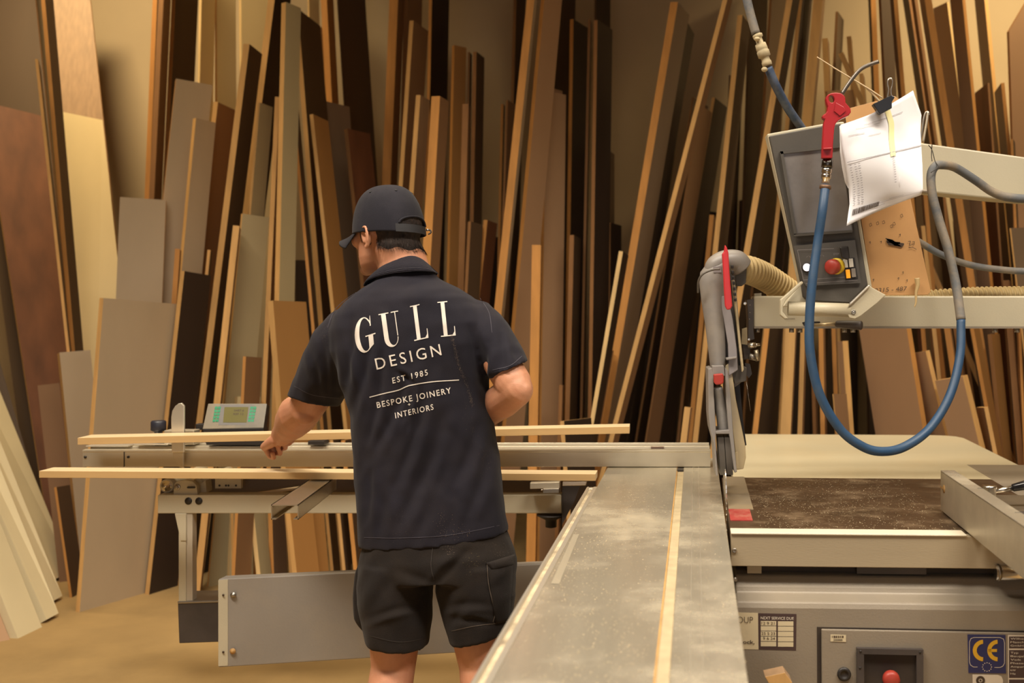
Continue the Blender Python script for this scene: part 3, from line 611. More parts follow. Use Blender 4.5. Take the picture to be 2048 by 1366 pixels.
mb = MB()   # extension table with rounded far corner
pts = [(3.433,.125),(3.433,1.14)]+[(4.50,1.14),(4.555,1.12),(4.585,1.08),(4.60,1.02),(4.60,.125)]
mb.prism([M(a,b,.872) for a,b in pts], (0,0,.0265), extm)
mb.mbox(3.5,4.5,.2,1.0,.80,.872, grey_p)
mb.build('extension_table', saw, bevel=.003)
mb = MB(); mb.mbox(3.6,3.66,.3,.36,0,.80,grey_p); mb.build('table_leg', saw)
mb = MB(); mb.mbox(4.3,4.36,.9,.96,0,.80,grey_p); mb.build('table_leg', saw)
mb = MB(); mb.mbox(2.62, 3.75, .955, 1.6, .86, T0-.001, grey_p); mb.build('side_table', saw, bevel=.004)
# blade and riving knife
mb = MB(); cb = M(3.04,.086,.845); R_ = .142; n = 60; pr = []
for i in range(n*2):
    r = R_ if i % 2 else R_-.006; t = i*math.pi/n; pr.append(cb+(M(math.cos(t)*r,0,math.sin(t)*r)-M(0,0,0)))
mb.prism(pr, M(0,.0032,0)-M(0,0,0), steel)
mb.build('saw_blade', saw, label='bright toothed circular blade')
mb = MB(); mb.prism([M(a,.0865,z) for a,z in ((3.19,.86),(3.235,.86),(3.235,.965),(3.205,.97),(3.185,.95))], M(0,.0025,0)-M(0,0,0), steel_d); mb.build('riving_knife', saw)
mb = MB(); mb.cyl(Pa(1990,1145,A0+.0), Pa(2140,1146,A0+.0), .0185, .0185, steel, n=24); mb.cyl(Pa(1994,1145,A0), Pa(1998,1145,A0), .021,.021, steel_d)
mb.build('fence_bar', saw, label='bright round bar under the fence')

# ================================================================ rip fence
rf = thing('rip_fence', M(2.5,.7,T0), 'pale aluminium rip fence lying across the dark saw table at right', 'fence')
mb = MB(); mb.mbox(1.7, 2.885, .667, .673, T0+.004, T0+.112, alu2); mb.mbox(1.7,2.88,.673,.70,T0+.006,T0+.107,alu2); mb.mbox(1.7,2.885,.667,.705,T0+.107,T0+.1125,alu)
for a in (2.0,2.3,2.6): mb.mbox(a,a+.004,.69,.7055,T0+.108,T0+.113,blk)
fb = mb.build('fence_profile', rf, bevel=.0015)
mb = MB(); c = Pa(1903,978,2.84); c = M(2.845,.6665,T0+.068); mb.lathe(c, M(0,-1,0)-M(0,0,0), [(-.001,.011),(.0008,.011),(.0008,.001)], orange_e, n=20)
mb.mbox(2.845,2.886,.6655,.667,T0+.066,T0+.0695, orange_e); mb.build('fence_slot', rf, label='orange keyhole slot at the fence end')
mb = MB(); mb.mbox(2.30, 2.98, .71, .93, T0+.003, T0+.03, cast_g); mb.mbox(2.1,2.62,.715,.95,T0+.03,T0+.055,blk_st)
mb.build('fence_carriage', rf, bevel=.004)
kc = M(2.80,.775,T0+.03)
mb = MB(); mb.lathe(kc, (0,0,1), [(0,.020),(.006,.021),(.01,.016),(.035,.0165),(.052,.019),(.056,.019),(.056,.002)], steel, n=28); mb.cyl(kc+V((.018,-.005,.012)), kc+V((.03,-.005,.012)), .006,.006, steel, n=10)
kn = mb.build('clamp_stud', rf)
mb = MB(); a = kc+V((.012,0,.04)); b = a+V((.045,-.004,.010)); mb.cyl(a, b, .006,.007, steel, n=12); mb.lathe(b, (1,-.06,.24), [(0,.006),(.003,.010),(.05,.0135),(.12,.0145),(.14,.012),(.145,.003)], blk_g, n=20)
mb.build('clamp_handle', rf, label='glossy black clamp handle')

# ================================================================ sliding table
st = thing('sliding_table', M(2.3,-.13,T0-.2), 'long dusty aluminium sliding table running towards the camera', 'table')
b0, b1 = -.336, .079; s0, s1 = -.062, -.038; aN, aF = .9, 3.86
mb = MB()
mb.mbox(aN, aF, b0+.034, s0, T0-.03, T0, alu); mb.mbox(aN, aF, s1, b1, T0-.03, T0, alu); mb.mbox(aN, aF, s0, s1, T0-.03, T0-.009, alu)
mb.mbox(aN, aF, b0+.06, b1-.06, T0-.16, T0-.03, alu2)
mb.build('table_profile', st, bevel=.0012)
mb = MB(); mb.mbox(aN+.01, 3.70, s0+.003, s1-.0005, T0-.0088, T0-.0035, dustm); mb.mbox(aN+.01,3.70,s0,s0+.003,T0-.0089,T0-.001,orange_e)
mb.build('sawdust_in_slot', st, label='packed yellow sawdust in the slot')
mb = MB(); mb.mbox(3.56,3.615,s0+.001,s1-.001,T0-.0034,T0+.001,blk); mb.build('slot_stop', st)
# edge rail with rounded lip and dirty groove
mb = MB()
prof = [(b0,T0-.05)]+[(b0+.006-.006*math.cos(t*math.pi/8), T0-.01+.010*math.sin(t*math.pi/8)) for t in range(9)]+[(b0+.013,T0-.006),(b0+.022,T0-.006),(b0+.0235,T0),(b0+.0338,T0),(b0+.0338,T0-.05)]
mb.prism([M(aN,b,z) for b,z in prof], M(3.235-aN,0,0)-M(0,0,0), alu_b)
gm = mat('grime_in_groove', (.42,.34,.22), .8, var=.3, scale=18, dust=.9, dustcol=(.07,.045,.03), dscale=16)
mb.mbox(aN+.01,3.225,b0+.0125,b0+.0225,T0-.006,T0-.0045,gm)
mb.cyl(M(3.235,b0+.0165,T0-.028), M(3.236,b0+.0165,T0-.004), .0165,.0165, alu_b, n=20)
mb.build('edge_rail', st)
mb = MB(); mb.add([Pz(1147,1068,T0+.0006),Pz(1158,1069,T0+.0006),Pz(1118,1168,T0+.0006),Pz(1102,1167,T0+.0006)], [(0,1,2,3)], mat('tape_film', (.50,.44,.33), .35, metal=.5, var=.05)); mb.build('tape_strip', st, fixn=False)
mb = MB()
for b in (-.008,.012): mb.mbox(aN,3.70,b,b+.0012,T0,T0+.0005,alu_b)
mb.build('ridge_line', st)
mb = MB(); mb.mbox(1.2,3.7,b0+.07,b1-.07,.0,T0-.16,grey_p); mb.build('table_base', st)
# strewn sawdust on the table top: small chips, nobody could count them
rg = random.Random(3); mb = MB(); ch = mat('sawdust_chips', (.55,.44,.27), .9, var=.15)
for i in range(2600):
    a = rg.uniform(1.5,3.5); b = rg.uniform(b0+.04,b1) if rg.random() < .5 else min(b1-.002, max(b0+.04, rg.gauss(-.19+.05*math.sin(a*5), .05)))
    if s0-.003 < b < s1+.003: continue
    r = rg.uniform(.0004,.0016); t = rg.uniform(0,6.28); c = M(a,b,T0+.0004)
    mb.add([c+V((math.cos(t+q)*r*(1 if q%2 else .5), math.sin(t+q)*r, rg.uniform(0,.0006))) for q in (0,1.6,3.1,4.7)], [(0,1,2,3)], ch)
for i in range(2600):
    a = rg.uniform(2.63,3.4); b = rg.uniform(.165,.66)
    if rg.random() > .35+.5*abs(math.sin(a*7+b*9)): continue
    r = rg.uniform(.0005,.0018); t = rg.uniform(0,6.28); c = M(a,b,T0+.0005)
    mb.add([c+V((math.cos(t+q)*r, math.sin(t+q)*r, 0)) for q in (0,1.6,3.1,4.7)], [(0,1,2,3)], ch)
o = mb.build('sawdust', fixn=False); tag(o, 'fine sawdust strewn over the sliding table and dark saw table', 'sawdust'); o['kind'] = 'stuff'

# ================================================================ crosscut frame with fence
cf = thing('crosscut_outrigger', V((-1.0,3.7,.28)), 'cream steel crosscut frame with telescopic leg left of the man', 'frame')
S = 578.0; YF = F/S
def X(px, s=S): return (px-CX)/s
mb = MB(); y = F/574
mb.box(X(315,574), X(1124,574), y, y+.06, 1.46-416/574, 1.46-379/574, cream_p)
bm_ = mb.build('front_beam', cf, bevel=.003)
mb = MB()
for px in (377,398): mb.lathe(P(px,1002,574), (0,-1,0), [(-.002,.0125),(.002,.0125),(.0022,.001)], blk, n=20)
mb.build('plug', bm_, label='black round plugs')
mb = MB(); y = F/556; mb.box(X(402,556), X(1120,556), y, y+.04, 1.46-388/556, 1.46-345/556, mat('dark_brown_steel', (.16,.12,.09), .5, var=.1, scale=4)); mb.build('rear_beam', cf, bevel=.003)  # rear beam in plain dark grey-brown
mb = MB(); mb.box(X(430,566), X(482,566), F/566, F/566+.02, 1.46-366/566, 1.46-345/566, cream_p)
for px in (439,452,457,472): mb.lathe(P(px,971,566), (0,-1,0), [(-.001,.004),(.0012,.004),(.0013,.0005)], blk, n=10)
mb.build('drilled_block', cf, bevel=.002)
mb = MB(); c = P(333,972,568); mb.cyl(c, c+V((.0,.30,.006)), .0235,.0235, cream_p, n=28); mb.lathe(c, (0,-1,0), [(-.002,.021),(.002,.018),(.002,.012),(.008,.012),(.008,.006),(.014,.005),(.014,.001)], steel, n=24)
mb.cyl(c+V((.10,.02,.005)), c+V((.10,.3,.005)), .018,.018, cream_p, n=20); mb.build('roller', cf)
mb = MB(); mb.pprism([(347,990),(348,969),(353,963),(370,960),(385,963),(393,971),(395,990)], 572, .02, cream_p); mb.pprism([(393,985),(393,972),(411,961),(413,985)], 566, .05, cream_p)
mb.lathe(P(355,974,572), (0,-1,0), [(0,.011),(.004,.011),(.005,.006),(.012,.006),(.012,.001)], steel_d, n=16); mb.pprism([(375,973),(389,973),(391,975),(389,977),(375,977),(373,975)], 573.5, .003, blk)
mb.build('roller_bracket', cf, bevel=.001)
mb = MB(); mb.pprism([(541,0),(0,0)], 1, 0, alu2) if False else None
# open steel channel under the second plank
n0, n1 = (P(542,1010,706), P(597,1010,706)); f0, f1 = (P(628,957,606), P(673,957,606)); zt = T0-.0045
for q in (n0,n1,f0,f1): q.z = zt
t_ = .0028; h_ = .042
def strip(a, b, c, d, dz, m): mb.hexa([V((q.x,q.y,q.z-dz)) for q in (a,b,c,d)]+[V(q) for q in (a,b,c,d)], m)
ch_m = mat('galvanised_channel', (.62,.56,.46), .28, metal=.9, var=.1, scale=8, dust=.35, dustcol=(.6,.5,.32), dscale=12)
strip(n0, n1, f1, f0, t_, ch_m)
ux = V((t_,0,0)); strip(n0, n0+ux, f0+ux, f0, h_, ch_m); strip(n1-ux, n1, f1, f1-ux, h_, ch_m)
l = V((0,0,-h_+t_)); lx = V((.014,0,0)); strip(n0+l, n0+lx+l, f0+lx+l, f0+l, t_, ch_m); strip(n1-lx+l, n1+l, f1+l, f1-lx+l, t_, ch_m)
mb.build('open_channel', cf)
mb = MB(); mb.cyl(P(505,989,566), P(625,972,560), .006,.006, pine, n=8); mb.build('thin_rod', cf)
# leg
yl = F/574
mb = MB(); mb.box(X(357,574), X(372,574), yl, yl+.035, 1.46-594/574, 1.46-416/574, cream_p); mb.box(X(372,574)-.001, X(384,574), yl+.004, yl+.04, 1.46-594/574, 1.46-416/574, mat('leg_side_paint', (.44,.38,.29), .5, var=.05))
mb.pprism([(349,1027),(372,1027),(372,1082),(361,1082)], 574.5, .02, cream_p)
leg = mb.build('telescopic_leg', cf, bevel=.002)
mb = MB(); mb.cyl(P(367,1202,570), P(367,1209,570)-V((0,0,.01)), .010,.010, steel_d, n=16); mb.cyl(P(364,1190,571),P(366,1208,571),.008,.008,steel,n=12); mb.build('leg_spindle', cf)
mb = MB(); mb.pprism([(355,1205),(470,1202),(470,1283),(358,1287)], 574, .14, blk_st); mb.pprism([(354,1203),(470,1200),(470,1204),(355,1208)], 574.5, .14, steel_d)
mb.build('arm_end_block', cf, bevel=.003, label='black steel block at the arm end')
# swing arm: big sheet metal box
mb = MB(); q = [P(437,1158,600), P(437,1335,600), P(1100,1300,566), P(1100,1130,566)]; z0 = q[1].z; z1 = q[0].z; q[2].z = z0; q[3].z = z1
mb.prism(q, (.006,.045,0), mat('swing_arm_paint', (.27,.245,.215), .5, metal=.15, var=.06, scale=3, dust=.25, dustcol=(.5,.4,.26), dscale=3, bump=.15, bscale=150))
arm = mb.build('swing_arm', cf, bevel=.003)
mb = MB(); e = V((0,-.0015,0))
mb.prism([P(437,1160,600)+e, P(437,1332,600)+e, P(456,1331,599)+e, P(456,1159,599)+e], (0,.0015,0), cream_p)
for x, y, r in ((447,1190,.004),(447,1304,.004)): mb.lathe(P(x,y,600)+e, (0,-1,0), [(0,r),(.001,r),(.001,.0005)], ink, n=10)
mb.build('end_cap', arm)
for x, y in ((467,1190),(466,1302)):
    mb = MB(); mb.lathe(P(x,y,599)+e, (0,-1,0), [(0,.010),(.002,.010),(.002,.006),(.006,.005),(.006,.001)], steel_d if y < 1250 else orange_e, n=18); mb.build('arm_bolt', arm)
# blocks and clamp on the right, dark motor bracket
mb = MB(); mb.pprism([(1060,966),(1119,964),(1119,977),(1060,978)], 585, .03, alu2); mb.pprism([(1086,978),(1118,977),(1118,986),(1086,987)], 586, .03, steel_d); mb.lathe(P(1084,980,590),(0,-1,0),[(0,.003),(.004,.003),(.004,.0003)],steel,n=10)
mb.pprism([(1125,964),(1174,963),(1172,971),(1125,972)], 590, .03, steel)
mb.build('clamp_block', cf, bevel=.0015)
mb = MB(); mb.pprism([(1124,972),(1160,971),(1150,1000),(1124,1050)], 575, .05, blk_st); mb.lathe(P(1102,1028,570),(0,0,-1),[(0,.05),(.004,.05),(.02,.02),(.045,.02),(.05,.002)],blk,n=20)
mb.build('dark_bracket', cf)
# fence: profile in (y, z), swept along x
cfz = T0+.002
mb = MB(); pr = [(YF,cfz),(YF,cfz+.050),(YF-.0015,cfz+.052),(YF-.0015,cfz+.058),(YF+.018,cfz+.0595),(YF+.02,cfz+.052),(YF+.05,cfz+.052),(YF+.052,cfz+.064),(YF+.062,cfz+.066),(YF+.064,cfz+.058),(YF+.085,cfz+.058),(YF+.087,cfz+.071),(YF+.10,cfz+.071),(YF+.10,cfz)]
xa_, xb_ = X(165), X(1421)
mb.prism([V((xa_,y,z)) for y,z in pr], (xb_-xa_,0,0), alu2)
fe = thing('crosscut_fence', V(((xa_+xb_)/2,YF+.05,cfz)), 'long pale aluminium crosscut fence behind the man, resting across the sliding table', 'fence')
mb.build('fence_profile', fe, bevel=.0008)
mb = MB(); mb.box(X(248), X(249.2), YF-.0025, YF-.001, cfz, cfz+.052, blk)
for px in (171,257): mb.lathe(P(px,914,S), (0,-1,0), [(-.001,.0045),(.003,.0045),(.0035,.0005)], blk, n=12)
mb.build('fence_joint', fe)
mb = MB(); mb.box(X(1302), X(1328), YF+.022, YF+.048, cfz+.0525, cfz+.064, mat('brown_slider', (.12,.07,.05), .5)); mb.build('slider', fe)
mb = MB(); mb.box(X(330),X(1300),YF+.0215,YF+.0485,cfz+.0523,cfz+.0535,steel); mb.build('scale_tape', fe)
mb = MB(); mb.box(X(165),X(250),YF+.02,YF+.09,cfz+.066,cfz+.070,alu_b); mb.box(X(262),X(330),YF+.02,YF+.08,cfz+.072,cfz+.076,alu_b)
mb.box(X(405),X(527),YF+.03,YF+.095,cfz+.0712,cfz+.0925,blk); mb.box(X(610),X(643),YF+.03,YF+.08,cfz+.0712,cfz+.085,blk); mb.box(X(303),X(330),YF+.04,YF+.07,cfz+.0765,cfz+.094,blk)
mb.build('stop_carrier', fe, bevel=.001)
# knob
kp = P(317,892,566)
mb = MB(); mb.lathe(kp, (0,0,1), [(.0,.012),(.035,.012),(.05,.014),(.055,.024),(.058,.026),(.085,.026),(.09,.022),(.0905,.002)], mat('navy_black_knob', (.02,.02,.03), .4), n=14)
mb.build('clamp_knob', fe, label='black clamp knob')
# flip stop
mb = MB(); mb.pprism([(343,905),(342,835),(344,822),(350,812),(357,807),(363,806),(368,812),(368,905)], 583, .010, alu_b); mb.pprism([(328,861),(388,861),(388,890),(328,890)], 572, .05, alu2)
mb.pprism([(345,905),(367,905),(367,937),(358,934),(347,918)], 582, .008, alu2)
mb.build('flip_stop', fe, bevel=.002)
# digital display
s_ = 565
TL, TR, BR, BL = P(416,807,s_-6), P(534,807,s_-6), P(527,856,s_), P(405,858,s_)
mb = MB(); nrm = (TR-TL).cross(BL-TL).normalized(); nrm = -nrm if nrm.y < 0 else nrm
mb.prism([TL,TR,BR,BL], nrm*.03, mat('display_housing', (.15,.135,.105), .4, var=.05, dust=.3), blk)
mb.prism([BL,BR,BR+V((0,.0,-.05)),BL+V((.01,.0,-.05))], (0,.04,0), blk)
mb.prism([P(391,848,562),P(407,848,562),P(407,860,562),P(391,860,562)], (0,.03,0), blk)
disp = mb.build('digital_display', fe, bevel=.002, label='tilted grey digital display with green keys')
def dmap(x, y, o=.0012):   # onto the tilted display face
    dr = V(((x-CX)/F, 1, -(y-HY)/F)); n = nrm; t = ((TL-n*o)-V((0,0,H))).dot(n)/dr.dot(n); return V((0,0,H))+dr*t
mb = MB()
def dq(pts, m, o): mb.add([dmap(x, y, o) for x, y in pts], [tuple(range(len(pts)))], m)
lcd = mat('lcd_olive', (.10,.085,.018), .3, emit=(.30,.25,.04), estr=.12)
dq([(440,809),(509,809),(505,850),(437,850)], mat('display_bezel', (.15,.14,.13), .4), .001)
dq([(449,814),(497,814),(493,845),(446,845)], lcd, .0015)
grn = mat('green_keys', (.012,.22,.10), .4, var=.2, scale=60)
for cx in (0,1):
    for i in range(5):
        x = (433-i*1.1) if cx == 0 else (504-i*1.2); y = 813+i*6.4
        for k in (0,1): dq([(x-3+k*6.4,y),(x+2.4+k*6.4,y),(x+2+k*6.4,y+5),(x-3.6+k*6.4,y+5)], grn, .0015)
mb.text('0487.6', (468,823), (20,0), (0,-4), ink, map3=lambda x, y: dmap(x, y, .002), bold=.01)
mb.text('REF 12', (467,830), (20,0), (0,-4), ink, map3=lambda x, y: dmap(x, y, .002), bold=.01)
mb.build('display_keys', disp, fixn=False)

# ---- two planks
def plank(name, x0, x1, y0, y1, s0_, s1_, w, t, lab, skew=0):
    a, b = P(x0, y0, s0_), P(x1, y1, s1_); d = (b-a).normalized(); bk = V((-d.y,d.x,0)).normalized(); up = V((0,0,t))
    mb = MB(); mb.hexa([a, b, b+bk*w, a+bk*w, a+up, b+up, b+bk*w+up, a+bk*w+up], pine, pine_e, (2,))
    o = mb.build(name, bevel=.0008); tag(o, lab, 'plank'); return o
plank('pine_plank', 155, 1259, 889.5, 867, 600, 600, .088, .023, 'upper pale pine plank held in the man\'s hands above the fence')
p2 = P(78,955.5,617); 
s_a = (955.5-HY)/(H-T0-.001); s_b = (962-HY)/(H-T0-.001)
plank('pine_plank', 78, 1191, 955.5, 962, s_a, s_b, .078, .022, 'lower pale pine plank lying in front of the fence')
# offcut standing against the saw
mb = MB(); q = [P(1531,1352,870),P(1569,1345,850),P(1592,1372,850),P(1545,1400,870)]
base = [V((p.x,p.y,0)) for p in (P(1545,1400,880),P(1590,1400,880))]
tl, tr = P(1530,1354,880), P(1570,1345,880)
mb.prism([tl, tr, P(1584,1364,880), V((P(1600,1400,880).x, P(0,0,880).y, 0)), V((P(1548,1400,880).x, P(0,0,880).y, 0)), P(1542,1374,880)], (0,.045,0), E['t'], FC['T'])
o = mb.build('wood_offcut', bevel=.001); tag(o, 'tan wood offcut poking up before the cabinet at the bottom edge', 'offcut')

# ================================================================ overhead guard
gd = thing('blade_guard', P(1450,945,685), 'grey blade guard hood with red lever hanging over the saw blade', 'guard')
sg = 690
mb = MB()
# duct tube: lofted ovals following the picture
rows = [(520,1432,1462),(530,1412,1464),(545,1400,1462),(565,1398,1455),(600,1402,1452),(650,1410,1452),(700,1416,1452),(740,1421,1452),(748,1423,1452)]
rings = []
for y, x0, x1 in rows:
    c = P((x0+x1)/2, y, sg-8); rings.append(mb.ring(c, V(((x1-x0)/2/sg,0,0)), V((0,.034,0 if y > 545 else .01)), 24))
mb.loft(rings, gpl)
mb.tube([P(1424,548,sg-8), P(1432,532,sg-8), P(1450,523,sg-8), P(1472,523,sg-10), P(1482,534,sg-12)], [.026,.031,.033,.034,.035], gpl, n=24)
duct = mb.build('suction_duct', gd)
mb = MB(); mb.tube([P(1396,585,sg),P(1397,562,sg+4),P(1406,548,sg+6),P(1424,540,sg+6),P(1440,538,sg+5)], .0032, dgp, n=8); mb.pprism([(1426,534),(1442,532),(1443,545),(1427,545)], sg, .02, gpl2)
mb.build('duct_collar', gd)
mb = MB(); mb.pprism([(1434,545),(1458,540),(1470,548),(1488,760),(1470,775),(1452,752),(1450,640),(1440,600)], sg-12, .05, gpl); mb.pprism([(1438,592),(1456,592),(1466,640),(1474,700),(1476,740),(1458,752),(1456,690),(1448,640)], sg-2, .02, gpl2)
mb.pprism([(1464,560),(1469,560),(1488,740),(1484,745)], sg, .06, dustm)
for i in range(7):
    y = 530+i*11; mb.pprism([(1461.5+i,y),(1467+i,y),(1467.5+i,y+7),(1462+i,y+7)], sg+1.5, .004, blk)
mb.build('side_plate', gd, bevel=.003)
mb = MB(); mb.pprism([(1450,489),(1454,495),(1457,505),(1459,540),(1463,590),(1465,612),(1461,619),(1454,620),(1450,612),(1448,580),(1446,535),(1444,508),(1448,503),(1449,495)], sg+8, .016, redl)
mb.build('red_lever', gd, bevel=.0035, label='bright red lever')
mb = MB(); mb.pprism([(1470,522),(1478,516),(1494,530),(1492,566),(1484,572),(1472,572),(1468,540)], sg-14, .05, dgp); mb.cyl(P(1476,536,sg-26), P(1490,540,sg-26), .040,.039, hosem, n=28); mb.build('hose_clamp_sleeve', gd, bevel=.002)
# lower hood
mb = MB()
mb.pprism([(1416,738),(1424,736),(1427,750),(1428,790),(1432,862),(1431,880),(1436,952),(1432,952),(1427,885),(1420,860),(1417,830)], sg+6, .13, gpl, gpl)
mb.pprism([(1424,732),(1448,731),(1450,752),(1425,752)], sg+6, .10, gpl); mb.pprism([(1450,735),(1456,742),(1462,800),(1466,862),(1474,944),(1469,946),(1460,878),(1458,868),(1432,868),(1430,862),(1457,860),(1452,800)], sg+6, .12, gpl)
hood = mb.build('hood_shell', gd, bevel=.002)
mb = MB(); mb.tube([P(1435,775,sg),P(1441,810,sg-2),P(1446,850,sg-2),P(1447,862,sg-2)], [.014,.0165,.017,.016], mat('scuffed_grey_band', (.23,.215,.20), .28, var=.2, scale=25), n=16); mb.build('curved_band', gd)
mb = MB()
for x0, x1 in ((1434,1446.5),(1447.5,1460)):
    pr = []
    for i in range(13):
        t = i/12; ysc = 872+76*t; bulge = math.sin(t*math.pi/2); pr.append((x0+(ysc-872)*.07, ysc))
    for i in range(12):
        y0 = 872+i*6.5; y1 = y0+6.5; d0 = .026*(1-((y0-872)/80)**2); d1 = .026*(1-((y1-872)/80)**2)
        q0 = (y0-872)*.08; q1 = (y1-872)*.08
        a_, b_, c_, d_ = P(x0+q0,y0,sg-4), P(x1+q0,y0,sg-4), P(x1+q1,y1,sg-4), P(x0+q1,y1,sg-4)
        mb.add([a_-V((0,d0,0)), b_-V((0,d0,0)), c_-V((0,d1,0)), d_-V((0,d1,0)), a_+V((0,.06,0)), b_+V((0,.06,0)), c_+V((0,.06,0)), d_+V((0,.06,0))], [(0,3,2,1),(1,2,6,5),(0,4,7,3),(4,5,6,7)]+([(0,1,5,4)] if i == 0 else [])+([(3,7,6,2)] if i == 11 else []), mat('hood_wheel_grey', (.115,.105,.095), .4, var=.15, scale=12))
mb.build('hood_nose', gd, bevel=.001)
mb = MB(); mb.pprism([(1427,749),(1446,747),(1448,755),(1447,767),(1441,769),(1432,770),(1428,765)], sg+12, .02, redd); mb.build('red_clip', gd, bevel=.003, label='dark red clip')
mb = MB(); mb.pprism([(1450,732),(1458,726),(1463,735),(1472,800),(1484,858),(1491,893),(1492,915),(1487,938),(1474,940),(1470,900),(1462,830),(1456,770)], sg-4, .035, clearp, clearp)
mb.pprism([(1470,905),(1476,903),(1478,938),(1472,939)], sg, .004, clearp); mb.build('clear_visor', gd, bevel=.004, label='yellowed clear plastic visor')
mb = MB(); mb.pprism([(1462,735),(1476,728),(1486,840),(1493,890),(1490,892),(1478,830)], sg-16, .02, blk); mb.build('rear_flap', gd)
mb = MB(); mb.pprism([(1453,718),(1476,714),(1478,730),(1494,735),(1493,762),(1470,768),(1462,745),(1454,728)], sg-6, .05, dgp); mb.pprism([(1452,716),(1474,713),(1474,717),(1453,721)], sg+2, .06, gpl)
mb.pprism([(1484,686),(1500,688),(1502,716),(1488,720)], sg-18, .04, mat('dark_brown_cast', (.07,.05,.035), .5)); mb.build('mount_casting', gd, bevel=.002)
mb = MB(); mb.cyl(P(1495,692,sg-16), P(1512,690,sg-16), .010,.009, steel, n=6); mb.cyl(P(1506,690,sg-16), P(1520,689,sg-16), .005,.004, steel, n=10); mb.cyl(P(1512,700,sg-14), P(1516,722,sg-14), .007,.007, mat('brass_grey', (.42,.36,.25), .35, metal=.8), n=8)
mb.cyl(P(1498,712,sg-16), P(1512,716,sg-16), .010,.008, steel_d, n=8); mb.pprism([(1490,726),(1500,728),(1504,748),(1498,756),(1492,750)], sg-16, .01, blk_st)
mb.build('bolt_set', gd)
mb = MB(); mb.cyl(P(1493,764,sg-14), P(1501,822,sg-14), .0008,.0006, steel, n=6); mb.build('thin_wire', gd)
# boom
sb_ = 670
bo = thing('overhead_boom', P(1780,625,sb_), 'horizontal cream steel boom holding the guard and control panel', 'boom')
YB = F/sb_
mb = MB(); mb.box(X(1507,sb_), X(2530,sb_), YB, YB+.085, 1.46-(656-HY)/sb_, 1.46-(592-HY)/sb_, cream_p)
bb = mb.build('boom_beam', bo, bevel=.005)
mb = MB(); mb.box(X(2530,sb_)-.02, X(2530,sb_)+.12, YB-.02, YB+.16, 0, 2.1, cream_p); mb.build('boom_column', bo, bevel=.005)
mb = MB(); mb.box(X(1508,sb_), X(2530,sb_), YB-.002, YB, 1.46-(657-HY)/sb_, 1.46-(653-HY)/sb_, grey_p); mb.build('lower_lip', bo)
mb = MB(); mb.pprism([(1494,600),(1507,598),(1507,661),(1509,678),(1496,682),(1497,640)], sb_+2, .07, blk_st); mb.pprism([(1484,658),(1494,655),(1495,690),(1483,688)], sb_+4, .02, dustm)
mb.lathe(P(1490,607,sb_+4),(0,-1,0),[(-.02,.004),(0,.005),(.004,.005),(.004,.001)],steel,n=8)
for x, y in ((1500,610),(1500,625),(1499,638)): mb.lathe(P(x,y,sb_+2.2),(0,-1,0),[(0,.0012),(.0005,.0012),(.0006,.0002)],steel,n=6)
mb.lathe(P(1498,679,sb_+4),(0,-1,0),[(0,.004),(.003,.004),(.003,.0005)],steel,n=10); mb.build('end_bracket', bo, bevel=.001)
mb = MB()
for x in (1583,1600,1689,1706,1990,1515,2034):
    mb.cyl(P(x,657,sb_-4), P(x,665,sb_-4), .008,.008, steel_d, n=6)
mb.pprism([(1509,587),(1523,586),(1523,592),(1509,592)], sb_-4, .03, cream_p)
mb.build('boom_bolts', bo, fixn=True)
mb = MB(); mb.text('bloccato', (1569,639), (21,0), (0,-3.6), ink, map3=lambda x, y: P(x, y, sb_+.6)); mb.pprism([(1604,645),(1612,643),(1640,643),(1640,652),(1608,652)], sb_+.4, .001, blk)
mb.build('boom_slot', bo, label='small dark printed word and slot')
mb = MB(); mb.cyl(P(1626,650,sb_+6), P(1674,648,sb_+14), .0045,.005, mat('worn_brass', (.42,.33,.2), .35, metal=.8), n=10)
a = P(1672,648,sb_+14); b = P(1724,651,sb_+22); mb.lathe(a, b-a, [(0,.008),(.004,.0105),(.04,.0125),((b-a).length-.003,.0135),((b-a).length,.011),((b-a).length,.001)], mat('brown_grip', (.055,.042,.036), .5), n=18)
mb.build('lever', bo, label='short lever with dark brown grip')
# upper arm
ar = 640
mb = MB(); mb.pprism([(1790,280),(1845,286),(2100,321),(2500,377),(2500,437),(1990,398),(1846,383),(1790,378)], ar, .09, cream_p)
mb.pprism([(1790,375),(1862,379),(1862,386),(1790,382)], ar+1, .03, grey_p)
mb.build('upper_arm', bo, bevel=.005)
# corrugated hose
mb = MB(); hp = smooth_path([P(1477,538,sg-24), P(1500,541,660), P(1530,554,650), P(1565,577,642), P(1600,600,636), P(1640,614,630), P(1700,618,628), P(1800,612,628), P(1900,604,630), P(2000,600,630), P(2250,600,630), P(2520,604,630)], 40)
hp = resample(hp, .0018); mb.tube(hp, .040, hosem, n=24, sub=1, ribs=(.20, math.pi/8)); o = mb.build('corrugated_hose'); tag(o, 'cream corrugated dust hose from the guard along the boom', 'hose')

# ================================================================ control panel
cp = thing('control_panel', P(1660,600,700), 'tilted dark grey control panel with screen and buttons mounted on the boom', 'control panel')
sc_ = 715
hinge = P(1632,618,sc_)
mb = MB()
